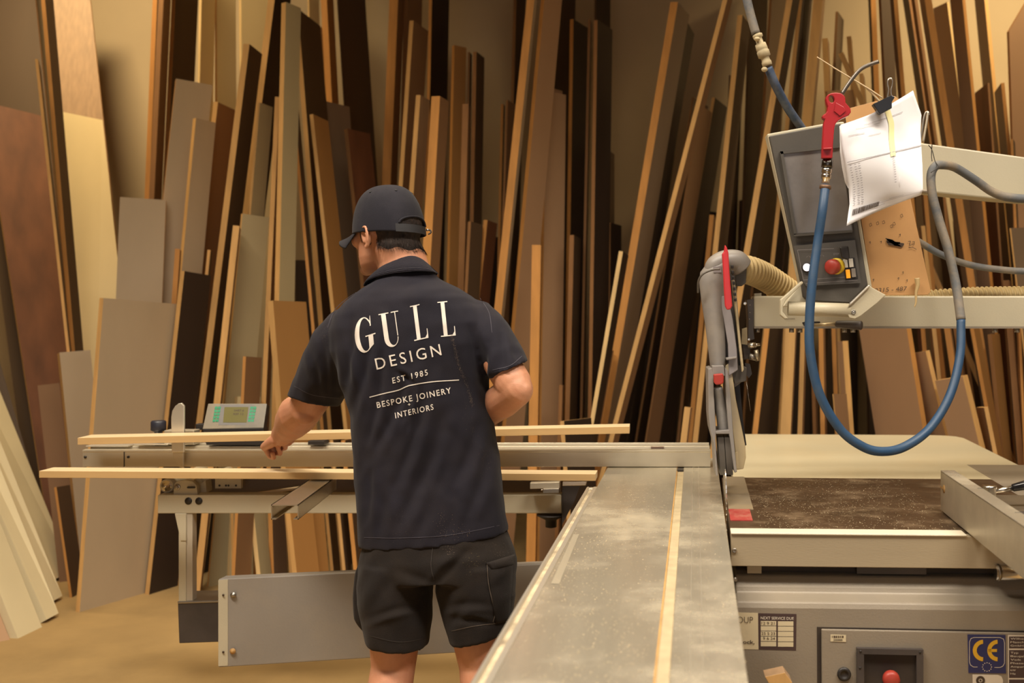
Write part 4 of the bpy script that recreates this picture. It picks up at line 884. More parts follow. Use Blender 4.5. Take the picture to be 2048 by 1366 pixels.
# light rim plate behind, dark housing in front
rim = [(1534,268),(1650,247),(1686,243),(1742,574),(1700,617),(1563,617),(1561,608),(1602,566)]
mb.pprism([(1534,268),(1650,247),(1688,243),(1744,574),(1702,614),(1564,614),(1601,567)], sc_-3, .055, cream_p)
hs = mb.build('rim_housing', cp, bevel=.003)
mb = MB(); mb.pprism([(1538,272),(1650,251),(1683,247),(1736,570),(1700,606),(1616,602),(1606,594),(1602,566)], sc_, .02, pan); mb.build('front_cover', cp, bevel=.003)
mb = MB(); mb.pprism([(1560,303),(1680,290),(1706,462),(1592,470)], sc_+2, .008, dgp)
for q in ([(1560,303),(1680,290),(1681,295),(1562,308)],[(1587,468),(1704,460),(1705,465),(1588,473)],[(1560,303),(1566,302),(1594,468),(1588,470)]): mb.pprism(q, sc_+4, .006, pan)
mb.pprism([(1566,306),(1680,293),(1704,460),(1592,467)], sc_+2.4, .002, mat('dusty_screen', (.125,.108,.095), .27, var=.22, scale=6, dust=.5, dustcol=(.20,.175,.155), dscale=7, coat=.4))
mb.build('screen', cp, label='dusty grey screen in a dark bezel')
mb = MB(); mb.pprism([(1587,492),(1710,480),(1722,566),(1612,572),(1606,563)], sc_+2, .004, mat('key_panel', (.075,.066,.055), .4)); g = lambda x, y: P(x, y, sc_+3)
for q in ([(1595,500),(1668,497)],[(1607,560),(1690,554)],[(1595,500),(1607,560)],[(1612,567),(1715,560)]):
    (x0,y0),(x1,y1) = q; d = V((y1-y0,x0-x1)).normalized()*.35; mb.add([g(x0+d.x,y0+d.y),g(x1+d.x,y1+d.y),g(x1-d.x,y1-d.y),g(x0-d.x,y0-d.y)], [(0,1,2,3)], gpl2)
for x, y in ((1617,511),(1644,509)):
    for dx in (0,1): mb.add([g(x-4*(1-dx)+0*dx,y+3*(1-dx)),g(x+4*dx,y+3*dx),g(x+4*dx,y+4*dx),g(x-4*(1-dx),y+4*(1-dx))], [(0,1,2,3)], gpl2)
mb.text('STOP', (1667,510.5), (11,-.8), (-.2,-4), gpl2, map3=g)
kp_ = mb.build('key_plate', cp, fixn=False)
mb = MB(); mb.pprism([(1680,494),(1697,492),(1700,516),(1696,520),(1684,516)], sc_+10, .012, blk); mb.build('rotary_knob', cp, bevel=.003)
mb = MB(); c = P(1613,535,sc_+2); mb.lathe(c, (-.1,-1,0), [(0,.0135),(.006,.0135),(.008,.011)], blk, n=24); mb.build('lamp_ring', cp)
mb = MB(); mb.lathe(c+V((0,-.006,0)), (-.1,-1,0), [(0,.0115),(.004,.010),(.005,.001)], mat('lit_white_button', (.9,.85,.9), .4, emit=(1,.92,1), estr=1.1), n=24); mb.build('white_button', cp, label='round white lit button')
mb = MB(); c = P(1676,532,sc_+2); ax2 = V((-.62,-.78,-.10)); mb.lathe(c, ax2, [(0,.022),(.010,.023),(.013,.019)], mat('yellow_collar', (.62,.42,.02), .45), n=28); yb = mb.build('yellow_collar', cp, label='yellow collar')
mb = MB(); mb.lathe(c+ax2*.013, ax2, [(0,.0165),(.008,.0155)], mat('green_ring', (.05,.22,.04), .5), n=24); mb.build('green_ring', cp)
mb = MB(); mb.lathe(c+ax2*.018, ax2, [(0,.015),(.004,.0205),(.012,.0215),(.022,.0205),(.026,.017),(.027,.001)], redd, n=22); mb.build('stop_button', cp, label='red mushroom button on yellow collar')
for i, (x, y, m, lb) in enumerate(((1691,527,'w','white push button'),(1702,526,'w','white push button'),(1696,548,'o','orange lit push button'),(1707,546,'g','grey push button'))):
    mm = {'w': mat('white_key', (.62,.58,.5), .4), 'o': mat('orange_key', (.75,.30,.01), .4, emit=(1,.38,.01), estr=.35), 'g': mat('grey_key', (.20,.17,.14), .4)}[m]
    mb = MB(); mb.pprism([(x-4.8,y-8.5),(x+3.6,y-9.2),(x+5.6,y+8),(x-2.8,y+8.8)], sc_+4, .005, mm); mb.build('push_button', cp, bevel=.001, label=lb)
mb = MB(); mb.pprism([(1685,518),(1709,515),(1716,557),(1692,561)], sc_+2.6, .002, blk); mb.build('button_plate', cp)
mb = MB(); mb.cyl(P(1576,617,sc_+4), P(1700,621,sc_+4), .0195,.0195, cream_p, n=32); mb.build('hinge_tube', cp)
mb = MB(); c0 = P(1575,617,sc_+4)
mb.pprism([(1561,600),(1604,562),(1607,566),(1572,600),(1566,612),(1566,624),(1576,637),(1570,638),(1561,630)], sc_+10, .03, cream_p); mb.build('left_cheek', cp, bevel=.002)
mb = MB(); mb.pprism([(1741,572),(1746,576),(1772,590),(1755,606),(1722,632),(1710,638),(1699,636),(1694,626),(1696,612),(1702,606)], sc_+8, .01, cream_p)
mb.pprism([(1737,570),(1741,572),(1705,607),(1698,612),(1700,606)], sc_+10, .012, alu_b)
mb.build('right_cheek', cp, bevel=.002)
mb = MB(); mb.lathe(P(1707,624,sc_+8.2), (0,-1,0), [(0,.0065),(.002,.0065),(.002,.004),(.0005,.003),(.003,.002),(.003,.0002)], steel_d, n=18); mb.build('hinge_screw', cp)

# writing board with clip and papers
kraft = mat('mdf_writing_board', (.50,.27,.10), .6, var=.08, scale=4, dust=.3, dustcol=(.36,.19,.08), dscale=9)
sw = 704
mb = MB(); mb.pprism([(1746,591),(1694,262),(1690,228),(1700,216),(1790,192),(1800,200),(1822,400),(1862,583),(1856,590)], sw, .012, kraft, mat('board_dark_edge', (.07,.04,.025), .6))
wb = mb.build('writing_board', bevel=.001); tag(wb, 'tan fibreboard with pencil scribbles standing on the boom beside the control panel', 'board')
mb = MB(); g = lambda x, y: P(x, y, sw+.8)
def stroke(pts, w, m=ink):
    for (x0,y0),(x1,y1) in zip(pts, pts[1:]):
        d = V((y1-y0,x0-x1)); d = d.normalized()*w if d.length else V((w,0)); mb.add([g(x0+d.x,y0+d.y),g(x1+d.x,y1+d.y),g(x1-d.x,y1-d.y),g(x0-d.x,y0-d.y)], [(0,1,2,3)], m)
zz = []
for i in range(16): zz.append((1771+i*1.2+(i%2)*14, 477+i*.9+(3 if i % 2 else 0)))
stroke(zz, 1.1); stroke([(1773,482),(1808,489)], 2.2); stroke([(1776,488),(1806,492)], 1.6); stroke([(1774,485),(1800,486)], 2)
stroke([(1816,483),(1821,482),(1819,491),(1826,489)], .5); stroke([(1824,484),(1829,483),(1828,490)], .5); stroke([(1817,496),(1826,495),(1833,499)], .5)
mb.text('2315 - 487', (1749,585), (64,-4), (1.2,-8.5), ink, map3=g, bold=.0)
for x, y in ((1738,449),(1752,446),(1764,444),(1780,452),(1785,447),(1800,431)): stroke([(x,y),(x+4,y-3),(x+6,y+2),(x+2,y+4),(x+1,y+1)], .4)
for x, y in ((1738,485),(1760,484),(1795,557),(1804,545),(1812,561),(1745,560),(1798,470)): stroke([(x,y),(x+3,y-2),(x+2,y+3)], .5)
mb.build('pencil_notes', wb, fixn=False)
mb = MB(); mb.tube([P(1834,556,sw+4),P(1835,572,sw+4),P(1832,586,sw+4),P(1832,604,sw+4),P(1829,614,sw+4)], [.008,.006,.004,.003,.002], mat('dried_glue', (.50,.36,.17), .5), n=8); o = mb.build('glue_drip', wb)
# papers
pap = mat('white_paper', (.84,.83,.86), .75, var=.015, scale=8); prt = mat('grey_print', (.38,.36,.38), .8, var=.1)
def paper_pt(u, v, fwd=0.0, par=0):
    """u across 0..1, v down 0..1"""
    if par == 0: L_ = [(1681,250),(1680,268),(1683,300),(1690,335),(1697,372),(1699,408),(1693,452)]; Rr = [(1826,181),(1843,230),(1841,262),(1843,300),(1845,335),(1846,378),(1842,390)]
    else: L_ = [(1679,252),(1680,290),(1680,305),(1684,335),(1690,365),(1696,376),(1698,378)]; Rr = [(1800,220),(1800,240),(1800,260),(1800,300),(1800,330),(1800,360),(1800,380)]
    t = v*6; i = min(5, int(t)); q = t-i
    l = V(L_[i]).lerp(V(L_[i+1]), q); r = V(Rr[i]).lerp(V(Rr[i+1]), q)
    p = l.lerp(r, u); p = V((p.x, p.y+ (7*math.sin(u*math.pi)*(1-v)**4 if par == 0 else 0)+(-3*math.sin(u*math.pi*1.0)*v**3)))
    s = 742+6*math.sin(u*5+v*2)+5*math.sin(v*6-u*3)*(.4+v)+ (8*(1-u)*v) - 7*par + fwd
    return P(p.x, p.y, s)
def sheet(nu, nv, par, m):
    mb = MB(); vs = [paper_pt(i/nu, j/nv, 0, par) for j in range(nv+1) for i in range(nu+1)]
    mb.add(vs, [(j*(nu+1)+i, j*(nu+1)+i+1, (j+1)*(nu+1)+i+1, (j+1)*(nu+1)+i) for j in range(nv) for i in range(nu)], m, True); return mb
o = sheet(24, 24, 1, pap).build('paper_sheet', fixn=False); so = o.modifiers.new('s','SOLIDIFY'); so.thickness = .0003; tag(o, 'rear sheet of white paper whose crumpled left edge shows behind the front one', 'paper')
mb = sheet(30, 30, 0, pap)
def pmap(u, v): return paper_pt(u, v, .8)
def pq(u0, v0, u1, v1, m, n=6):
    for i in range(n):
        a, b = u0+(u1-u0)*i/n, u0+(u1-u0)*(i+1)/n
        mb.add([pmap(a,v0), pmap(b,v0), pmap(b,v1), pmap(a,v1)], [(0,1,2,3)], m)
for i in range(12): pq(.60+.0*i, .04+.038*i, .665, .04+.038*(i+1), mat('highlighter_yellow', (.86,.80,.42), .7), 2)
pq(.04,.455,1.0,.462,prt,20)
rg = random.Random(5)
for i in range(17):
    v = .49+i*.022
    for u in (.06,.12,.17): pq(u, v, u+rg.uniform(.018,.03), v+.006, prt, 1)
    if i < 12: pq(.62, v, .645, v+.005, prt, 1)
for v, u0, u1 in ((.10,.3,.8),(.13,.2,.5),(.2,.1,.3),(.24,.35,.5),(.88,.55,.75),(.90,.35,.98),(.93,.35,.5)): pq(u0, v, u1, v+.004, prt, 12)
u = .06
while u < .42:
    w_ = rg.choice((.004,.006,.009)); pq(u, .885, u+w_, .935, ink, 1); u += w_+rg.choice((.004,.006))
o = mb.build('paper_sheet', fixn=False); so = o.modifiers.new('s','SOLIDIFY'); so.thickness = .0003; so.offset = -1
tag(o, 'front sheet of white printed paper with yellow highlighter stripe and barcode', 'paper')
mb = MB(); mb.pprism([(1746,208),(1783,190),(1790,194),(1784,204),(1784,216),(1762,228),(1758,226)], 752, .022, blk_g)
bc = thing('binder_clip', P(1770,210,748), 'black binder clip holding the paper sheets to the board', 'clip')
mb.build('clip_body', bc, bevel=.0015)
mb = MB(); mb.tube([P(1774,200,748),P(1777,180,748),P(1775,168,748),P(1777,159,748),P(1782,157,748),P(1785,162,748),P(1784,172,748),P(1782,182,748),P(1783,192,748)], .0022, steel, n=8); mb.build('clip_wire', bc)
mb = MB(); mb.tube([P(1839,292,735),P(1844,262,735),P(1847,240,735),P(1851,226,735),P(1856,224,735),P(1858,230,735)], .0028, steel_d, n=8); mb.tube([P(1856,224,735),P(1853,245,735),P(1846,285,735)], .0035, alu2, n=8)
o = mb.build('wire_hook'); tag(o, 'grey bent hook right of the papers', 'hook')
mb = MB(); mb.tube([P(1634,114,745),P(1680,143,745),P(1735,176,745),P(1765,196,745)], [.0014,.0018,.002,.0022], pine, n=7); o = mb.build('wooden_skewer'); tag(o, 'thin pale stick poking out left above the red air gun', 'stick')
mb = MB(); mb.tube([P(1734,176,744),P(1744,186,744),P(1754,197,744),P(1760,204,744)], .003, pine, n=7); o = mb.build('wooden_stick'); tag(o, 'short stick end beside the binder clip', 'stick')

# air gun
ag = thing('air_gun', P(1655,370,760), 'red air blow gun with bent grey nozzle hanging before the control panel', 'air gun')
so_ = 765
ol = [(430,350),(445,335),(470,325),(505,322),(540,328),(560,342),(572,360),(575,400),(598,425),(612,445),(616,472),(600,494),(572,508),(545,520),(515,540),(498,560),(488,600),(480,700),(475,820),(395,820),(398,740),(404,620),(408,560),(418,525),(402,520),(398,505),(402,492),(422,482),(434,465),(440,430),(430,400),(425,370)]
ol = [(1540+x/3.794, 100+y/3.794) for x, y in ol]; 
ho = [(1540+(468+19*math.cos(t*.524)+10*math.sin(t*.524))/3.794, 100+(372+26*math.sin(t*.524)-8*math.cos(t*.524))/3.794) for t in range(12)]
bmg = bmesh.new()
def loopv(pts, s): return [bmg.verts.new(P(x, y, s)) for x, y in pts]
va, vh = loopv(ol, so_), loopv(ho, so_)
ea = [bmg.edges.new((va[i], va[(i+1) % len(va)])) for i in range(len(va))]+[bmg.edges.new((vh[i], vh[(i+1) % len(vh)])) for i in range(len(vh))]
r_ = bmesh.ops.triangle_fill(bmg, use_beauty=True, use_dissolve=False, edges=ea, normal=(0,-1,0))
ex = bmesh.ops.extrude_face_region(bmg, geom=list(bmg.faces))
bmesh.ops.translate(bmg, vec=(0,.022,0), verts=[v for v in ex['geom'] if isinstance(v, bmesh.types.BMVert)])
bmesh.ops.recalc_face_normals(bmg, faces=bmg.faces); bmesh.ops.translate(bmg, vec=-ag.location, verts=bmg.verts)
me = bpy.data.meshes.new('gun_body'); bmg.to_mesh(me); me.materials.append(redp); bmg.free()
ob = bpy.data.objects.new('gun_body', me); COL.objects.link(ob); ob.parent = ag; bv = ob.modifiers.new('b','BEVEL'); bv.width = .004; bv.segments = 3; bv.limit_method = 'ANGLE'; bv.angle_limit = .7
mb = MB(); mb.pprism([(1672,205),(1688,214),(1692,222),(1680,232),(1668,222)], so_+1, .003, redp); mb.build('gun_trigger', ag, bevel=.001)
mb = MB(); mb.pprism([(1647,296),(1664,295),(1664,298),(1647,299)], so_+3, .02, redp); mb.build('grip_band', ag, bevel=.001)
mb = MB(); mb.tube([P(1684,188,so_-6),P(1697,168,so_-6),P(1709,152,so_-6),P(1720,140,so_-6),P(1733,132,so_-6),P(1757,123,so_-6)], .0052, mat('grey_nozzle_tube', (.16,.14,.12), .35, metal=.7), n=12); mb.build('nozzle', ag)
ax3 = (P(1650,378,so_)-P(1656,315,so_)); a = P(1656,315,so_-6)
mb = MB(); mb.lathe(a, ax3, [(0,.013),(.008,.013),(.009,.015),(.026,.0155),(.028,.012)], mat('dark_chrome', (.12,.11,.10), .25, metal=1), n=18); mb.build('gun_collar', ag)
mb = MB(); mb.lathe(a+ax3.normalized()*.028, ax3, [(0,.011),(.003,.0135),(.012,.0135),(.015,.011),(.018,.0135),(.028,.013),(.03,.010),(.04,.0105)], steel, n=8); mb.build('hose_fitting', ag)
mb = MB(); mb.lathe(P(1651,370,so_-6), ax3, [(0,.012),(.002,.0155),(.010,.0155),(.012,.012)], mat('rusty_ring', (.16,.09,.05), .5, metal=.5), n=18); mb.build('hose_clip', ag)
# hoses
mb = MB(); mb.tube([P(1651,372,so_-6),P(1645,420,so_),P(1636,480,so_),P(1625,560,so_+5),P(1619,640,so_+8),P(1621,710,so_+10),P(1640,790,so_+10),P(1680,858,so_+8),P(1725,893,so_+5),P(1765,903,so_),P(1810,893,so_-10),P(1860,856,so_-20),P(1900,790,so_-30),P(1920,710,so_-40),P(1922,640,so_-48)], .0122, blue, n=14, sub=12)
hz = mb.build('blue_hose_run', None); 
mb = MB(); mb.tube([P(1922,640,so_-48),P(1912,570,so_-55),P(1896,500,so_-62),P(1878,440,so_-68),P(1865,390,so_-72),P(1862,352,so_-74),P(1870,333,so_-75),P(1885,330,so_-78),P(1910,335,so_-85),P(1950,360,so_-90),P(1985,384,so_-92),P(2020,395,so_-92),P(2080,396,so_-92),P(2250,380,so_-95),P(2520,470,so_-100)], .0130, blue_d, n=14, sub=12)
dd = mb.build('dusty_hose_run', None)
ahs = thing('air_hose', P(1765,903,so_), 'blue rubber air hose looping down from the red gun, dusty towards its upper right end', 'hose')
for o in (hz, dd):
    o.parent = ahs; o.location = o.location-ahs.location
hz['label'] = 'blue lower run'; dd['label'] = 'dust covered grey run'
mb = MB(); mb.tube([P(1800,462,660),P(1842,486,655),P(1880,508,652),P(1930,527,650),P(1990,538,650),P(2080,543,650),P(2300,540,645),P(2530,520,640)], .0105, blue_d, n=12); o = mb.build('dusty_cable'); tag(o, 'thin dusty grey hose crossing behind the writing board to the right edge', 'hose')
mb = MB(); mb.tube([P(1857,290,672),P(1864,300,672),P(1870,322,690),P(1876,334,695),P(1862,345,698)], .0013, blk, n=6); mb.tube([P(1864,289,672),P(1863,310,672),P(1864,322,688)], .0013, blk, n=6); o = mb.build('tie_wire'); tag(o, 'thin dark wire tying the hose to the upper cream arm', 'wire')
# upper hose with coupling
sh = 720
uh = thing('supply_hose', P(1600,255,sh-20), 'dusty blue supply hose coming down from above behind the control panel', 'hose')
mb = MB(); mb.tube([P(1450,-420,sh),P(1466,-150,sh),P(1490,-20,sh),P(1500,25,sh),P(1512,68,sh)], .0125, blue_d, n=12); mb.build('upper_hose', uh)
mb = MB(); mb.tube([P(1536,135,sh),P(1552,172,sh-4),P(1575,215,sh-20),P(1603,256,sh-36),P(1630,300,sh-46)], .0125, mat('blue_hose_dusty', (.035,.06,.115), .6, var=.15, scale=30, dust=.6, dustcol=(.20,.20,.20), dscale=18), n=12); mb.build('lower_hose', uh)
a = P(1514,68,sh); d = P(1537,137,sh)-a; mb = MB(); cpm = mat('dust_caked_coupling', (.42,.34,.20), .8, var=.2, scale=40)
mb.lathe(a, d, [(0,.010),(.002,.014),(.010,.014),(.012,.010),(.028,.010),(.029,.015),(.046,.0165),(.048,.015),(.05,.0175),(.066,.0175),(.068,.012),(.078,.012),(.082,.014),(.092,.014),(.094,.009)], cpm, n=14)
mb.ell(P(1514,78,sh+4), (.009,.008,.006), cpm, nu=10, nv=6); mb.ell(P(1529,139,sh+4), (.009,.008,.007), cpm, nu=10, nv=6); mb.build('coupling', uh, label='dust caked hose coupling')
# ================================================================ person
def remeshed(mb, voxel, smooth=6, fac=.5):
    me = mb.mesh('tmp'); bm = bmesh.new(); bm.from_mesh(me); bmesh.ops.recalc_face_normals(bm, faces=bm.faces); bm.to_mesh(me); bm.free()
    ob = bpy.data.objects.new('tmp', me); COL.objects.link(ob)
    r = ob.modifiers.new('r','REMESH'); r.mode = 'VOXEL'; r.voxel_size = voxel; r.adaptivity = 0; r.use_smooth_shade = True
    if smooth: s = ob.modifiers.new('s','SMOOTH'); s.factor = fac; s.iterations = smooth
    bpy.context.view_layer.update()
    out = bpy.data.meshes.new_from_object(ob.evaluated_get(bpy.context.evaluated_depsgraph_get()))
    bpy.data.objects.remove(ob); bpy.data.meshes.remove(me); return out
def arr(me):
    a = np.empty(len(me.vertices)*3, np.float32); me.vertices.foreach_get('co', a); n = np.empty_like(a); me.vertices.foreach_get('normal', n)
    return a.reshape(-1,3).astype(np.float64), n.reshape(-1,3).astype(np.float64)
def put(me, a):
    me.vertices.foreach_set('co', a.astype(np.float32).ravel()); me.update()
def place_mesh(name, me, parent, mats, label=None):
    o = world_loc(parent); a, _ = arr(me); put(me, a-np.array(o)); me.name = name
    me.materials.clear()
    for m in mats: me.materials.append(m)
    me.polygons.foreach_set('use_smooth', [True]*len(me.polygons))
    ob = bpy.data.objects.new(name, me); COL.objects.link(ob); ob.parent = parent
    if label: ob['label'] = label
    return ob
def smoothstep(x, a, b):
    t = np.clip((x-a)/(b-a), 0, 1); return t*t*(3-2*t)
def folds(me, lst, facing=True):
    """creases given in picture pixels: (x0, y0, x1, y1, half width px, depth m)"""
    a, n = arr(me); s = F/a[:,1]; px = CX+a[:,0]*s; py = HY+(H-a[:,2])*s
    d = np.zeros(len(a)); front = (n[:,1] < .25) if facing else np.ones(len(a), bool)
    for x0, y0, x1, y1, w, dep in lst:
        vx, vy = x1-x0, y1-y0; L2 = vx*vx+vy*vy; t = np.clip(((px-x0)*vx+(py-y0)*vy)/L2, 0, 1)
        # gently curved line
        L = math.sqrt(L2); bow = np.sin(t*math.pi)*.035*L
        q = ((px-x0)*vy-(py-y0)*vx)/L
        along = ((px-x0)*vx+(py-y0)*vy)/L2; end = np.exp(-np.maximum(0, np.abs(along-.5)-.5)**2*40)*np.sin(np.clip(t,.04,.96)*math.pi)**.5
        q = q-bow; d += dep*end*(np.exp(-(q/w)**2)-.6*np.exp(-((q-1.9*w)/w)**2))
    d *= front*1.15
    put(me, a+n*d[:,None])
def nzf(me, sc_, amp, seed=0):
    a, n = arr(me); p = a*sc_+seed
    d = np.sin(p[:,0]*1.7+1.3*np.sin(p[:,2]*1.1+p[:,1]))*np.sin(p[:,2]*1.3+1.7*np.sin(p[:,0]*.9-p[:,1]*1.2))
    put(me, a+n*(d*amp)[:,None])
def limb(mb, pts, m=None, n=20):
    """pts: (centre, r side, r depth)"""
    rings = []; K = len(pts); c = [V(p[0]) for p in pts]
    for i in range(K):
        d = (c[min(i+1,K-1)]-c[max(i-1,0)]).normalized()
        y = V((0,1,0)); 
        if abs(d.y) > .85: y = V((0,0,1))
        y = (y-d*y.dot(d)).normalized(); x = y.cross(d)
        rings.append(mb.ring(c[i], x*pts[i][1], y*pts[i][2], n))
    # rounded ends
    def endcap(r, cc, dd, rad):
        return [[cc+(v-cc)*math.cos(t)+dd*rad*math.sin(t) for v in r] for t in (.5, 1.0, 1.35)]
    d0 = (c[0]-c[1]).normalized(); d1 = (c[-1]-c[-2]).normalized()
    r0 = min(pts[0][1],pts[0][2]); r1 = min(pts[-1][1],pts[-1][2])
    rings = list(reversed(endcap(rings[0], c[0], d0, r0)))+rings+endcap(rings[-1], c[-1], d1, r1)
    mb.loft(rings, m)
SK = mat('skin', (.50,.235,.135), .52, var=.10, scale=22, sss=.12, bump=.25, bscale=320, dust=.35, dustcol=(.50,.17,.09), dscale=14)
BODY0 = mat('tmpm', (1,1,1))
man = thing('person', P(880,1655,715), 'man in navy polo shirt, dark cargo shorts and navy cap, back to camera, pushing a plank', 'person')
man['label'] = 'man seen from behind in navy polo shirt, dark cargo shorts and navy cap'

# ---- head frame
HC = P(776,457,700); TH = math.radians(58)
RH = Matrix.Rotation(TH, 3, 'Z') @ Matrix.Rotation(math.radians(-6), 3, 'X') @ Matrix.Rotation(math.radians(3), 3, 'Y')
def hd(x, y, z): return HC+RH@V((x,y,z))
def hring(mb, z, cy, rx, ry, n=28): return [hd(rx*math.cos(t*2*math.pi/n), cy+ry*math.sin(t*2*math.pi/n), z) for t in range(n)]
sk = MB(); m = BODY0
# skull and face
sk.ell(hd(0,-.004,.012), (.077,.099,.092), m, RH, 28, 18)
sk.loft([hring(sk, z, cy, rx, ry) for z, cy, rx, ry in ((.02,.035,.064,.062),(-.005,.035,.066,.066),(-.03,.036,.065,.066),(-.055,.034,.062,.063),(-.08,.036,.058,.060),(-.10,.044,.049,.052),(-.118,.055,.034,.038),(-.125,.060,.018,.02))], m)
sk.ell(hd(0,.092,-.108), (.020,.018,.018), m, RH)                      # chin
for s_ in (-1,1):
    sk.ell(hd(.040*s_,.070,-.030), (.026,.026,.024), m, RH)            # cheek bone
    sk.ell(hd(.032*s_,.082,.006), (.024,.014,.010), m, RH)             # brow
    sk.ell(hd(.032*s_,.090,-.008), (.013,.012,.011), m, RH)            # eye ball
sk.loft([[hd(x*w, y0, z) for x, y0 in ((-1,.088),(1,.088),(.5,d),(-.5,d))] for z, w, d in ((.008,.008,.104),(-.012,.009,.112),(-.034,.013,.126),(-.044,.017,.124),(-.050,.014,.108))], m)  # nose
sk.ell(hd(0,.098,-.070), (.024,.012,.007), m, RH); sk.ell(hd(0,.097,-.081), (.020,.012,.007), m, RH)   # lips
# ears: rim, lobe, inner bowl
bald = MB(); bald.v = list(sk.v); bald.f = [list(q) for q in sk.f]; bald.m = list(sk.m); bald.sm = list(sk.sm); bald.mats = list(sk.mats)
limb(bald, [(hd(0,-.022,-.02), .064,.066), (hd(.0,-.030,-.06), .064,.066), (P(803,520,704), .070,.068), (P(812,556,706), .074,.070)], m)
bald_me = remeshed(bald, .004, 4)
for s_ in (-1,1):
    RE = RH @ Matrix.Rotation(math.radians(6*s_), 3, 'Z') @ Matrix.Rotation(math.radians(-10), 3, 'X')
    ec = hd(.078*s_,.002,-.036)
    def ep(y, z, o=0): return ec+RE@V((o*s_, y, z))
    rim = [ep(.012,-.012,.002), ep(.013,.006,.004), ep(.009,.022,.006), ep(-.002,.030,.009), ep(-.014,.027,.012), ep(-.020,.014,.014), ep(-.019,-.002,.013), ep(-.013,-.016,.010), ep(-.005,-.026,.007), ep(.004,-.027,.005), ep(.008,-.020,.003)]
    sk.tube(rim, .0046, m, n=10, sub=4)
    sk.ell(ep(-.002,-.022,.005), (.004,.008,.009), m, RE)
    sk.ell(ep(-.003,.003,.000), (.0045,.016,.026), m, RE)
    sk.tube([ep(.002,.016,.004),ep(-.008,.012,.009),ep(-.010,-.002,.009),ep(-.004,-.012,.006)], .0032, m, n=8, sub=3)
    sk.ell(ep(.010,-.006,.003), (.004,.005,.007), m, RE)
# neck
limb(sk, [(hd(0,-.022,-.02), .064,.066), (hd(.0,-.030,-.06), .064,.066), (P(803,520,704), .070,.068), (P(812,556,706), .074,.070), (P(815,600,706), .085,.070)], m)
# torso under the shirt
def sl(y, x0, x1, s, yd, d):   # slab ring: picture row, left, right, scale; depth centre offset and half depth
    c = P((x0+x1)/2, y, s); c.y += yd; return (c, (x1-x0)/2/s, d)
limb(sk, [sl(625,760,895,708,0,.06), sl(670,730,925,708,0,.085), sl(800,740,930,710,0,.085), sl(950,750,960,712,0,.085), sl(1060,765,970,714,0,.08), sl(1085,780,950,714,0,.06)], m, 28)
# left arm (picture left)
shL = P(702,662,706); elL = P(612,816,676); wrL = P(561,873,626)
limb(sk, [(shL,.050,.052),(shL.lerp(elL,.3),.050,.052),(shL.lerp(elL,.62),.052,.052),(shL.lerp(elL,.88),.054,.053),(elL,.052,.050),(elL.lerp(wrL,.22)+V((-.006,0,.0)),.061,.056),(elL.lerp(wrL,.5)+V((-.004,0,0)),.054,.048),(elL.lerp(wrL,.8),.040,.034),(wrL,.034,.027)], m)
sk.ell(elL+V((.004,-.020,-.014)), (.034,.034,.034), m)                # elbow point
# right arm
shR = P(960,655,709); elR = P(1034,778,732); wrR = P(905,862,655)
limb(sk, [(shR,.048,.050),(shR.lerp(elR,.35),.048,.050),(shR.lerp(elR,.7),.050,.050),(shR.lerp(elR,.92),.050,.047)], m)
limb(sk, [(elR,.047,.044),(elR.lerp(wrR,.2)+V((0,0,-.006)),.050,.050),(elR.lerp(wrR,.5)+V((0,0,-.006)),.046,.044),(elR.lerp(wrR,.8),.034,.031),(wrR,.030,.025)], m)
sk.ell(elR+V((.018,-.012,-.002)), (.026,.028,.028), m)
# hands
def hand(w, el, side, grip):
    """w wrist; fingers wrap round a plank whose near edge passes below the palm. side -1: thumb towards +x"""
    f = grip['dir'].normalized(); up = grip['up'].normalized(); up = (up-f*up.dot(f)).normalized(); lat = f.cross(up)  # lat: across knuckles
    pc = w+f*.052
    K = [w+f*.092+lat*o+up*u for o, u in ((-.034,.002),(-.011,.006),(.012,.005),(.033,-.002))]
    limb(sk, [(w,.027,.022),(w+f*.03,.034,.020),(w+f*.065,.041,.018),(w+f*.09,.041,.015)], m) if abs(f.y) > 2 else None
    # palm as a fan of tapering rays so the knuckles read
    for o, k in zip((-.018,-.006,.007,.019), K): limb(sk, [(w+lat*o,.018,.018),((w+lat*o).lerp(k,.55),.0172,.0172),(k,.0135,.0135)], m, 14)
    sk.ell(pc-up*.006, (.03,.03,.02), m)
    Ls = (.040,.046,.043,.034)
    bends = grip['bends']
    for i, k in enumerate(K):
        d = f.copy(); p = k; L = Ls[i]; pts = [(p,.0105,.0105)]
        for j, (bend, ll) in enumerate(zip(bends, (L, L*.66, L*.52))):
            a = math.radians(bend+(i-1.5)*3)
            R = Matrix.Rotation(a, 3, lat); d2 = R@d
            if (R@f).dot(-up) < 0 and j == 0: d2 = Matrix.Rotation(-a, 3, lat)@d; sgn = -1
            elif j == 0: sgn = 1
            if j: d2 = Matrix.Rotation(sgn*a, 3, lat)@d
            d = d2; q = p+d*ll; r = (.0098,.0090,.0078)[j]
            pts.append((p.lerp(q,.5), r*.98, r*.98)); pts.append((q, r*1.03, r*1.03)); p = q
        limb(sk, pts, m, 12)
    t0 = w+f*.022+lat*(.020*side)-up*.004
    tp = [t0, t0+f*.022+lat*.020*side-up*.010, t0+f*.048+lat*.030*side-up*.020, t0+f*.070+lat*.028*side-up*.030]
    limb(sk, [(tp[0],.016,.015),(tp[1],.0135,.013),(tp[2],.0112,.0105),(tp[3],.0092,.0085)], m, 12)
hand(wrL, elL, 1, {'dir': V((-.36,.55,-.18)), 'up': V((-.45,-.25,.86)), 'bends': (74,96,62)})
hand(wrR, elR, -1, {'dir': V((-.35,.85,-.05)), 'up': V((0,-.1,1)), 'bends': (40,60,40)})
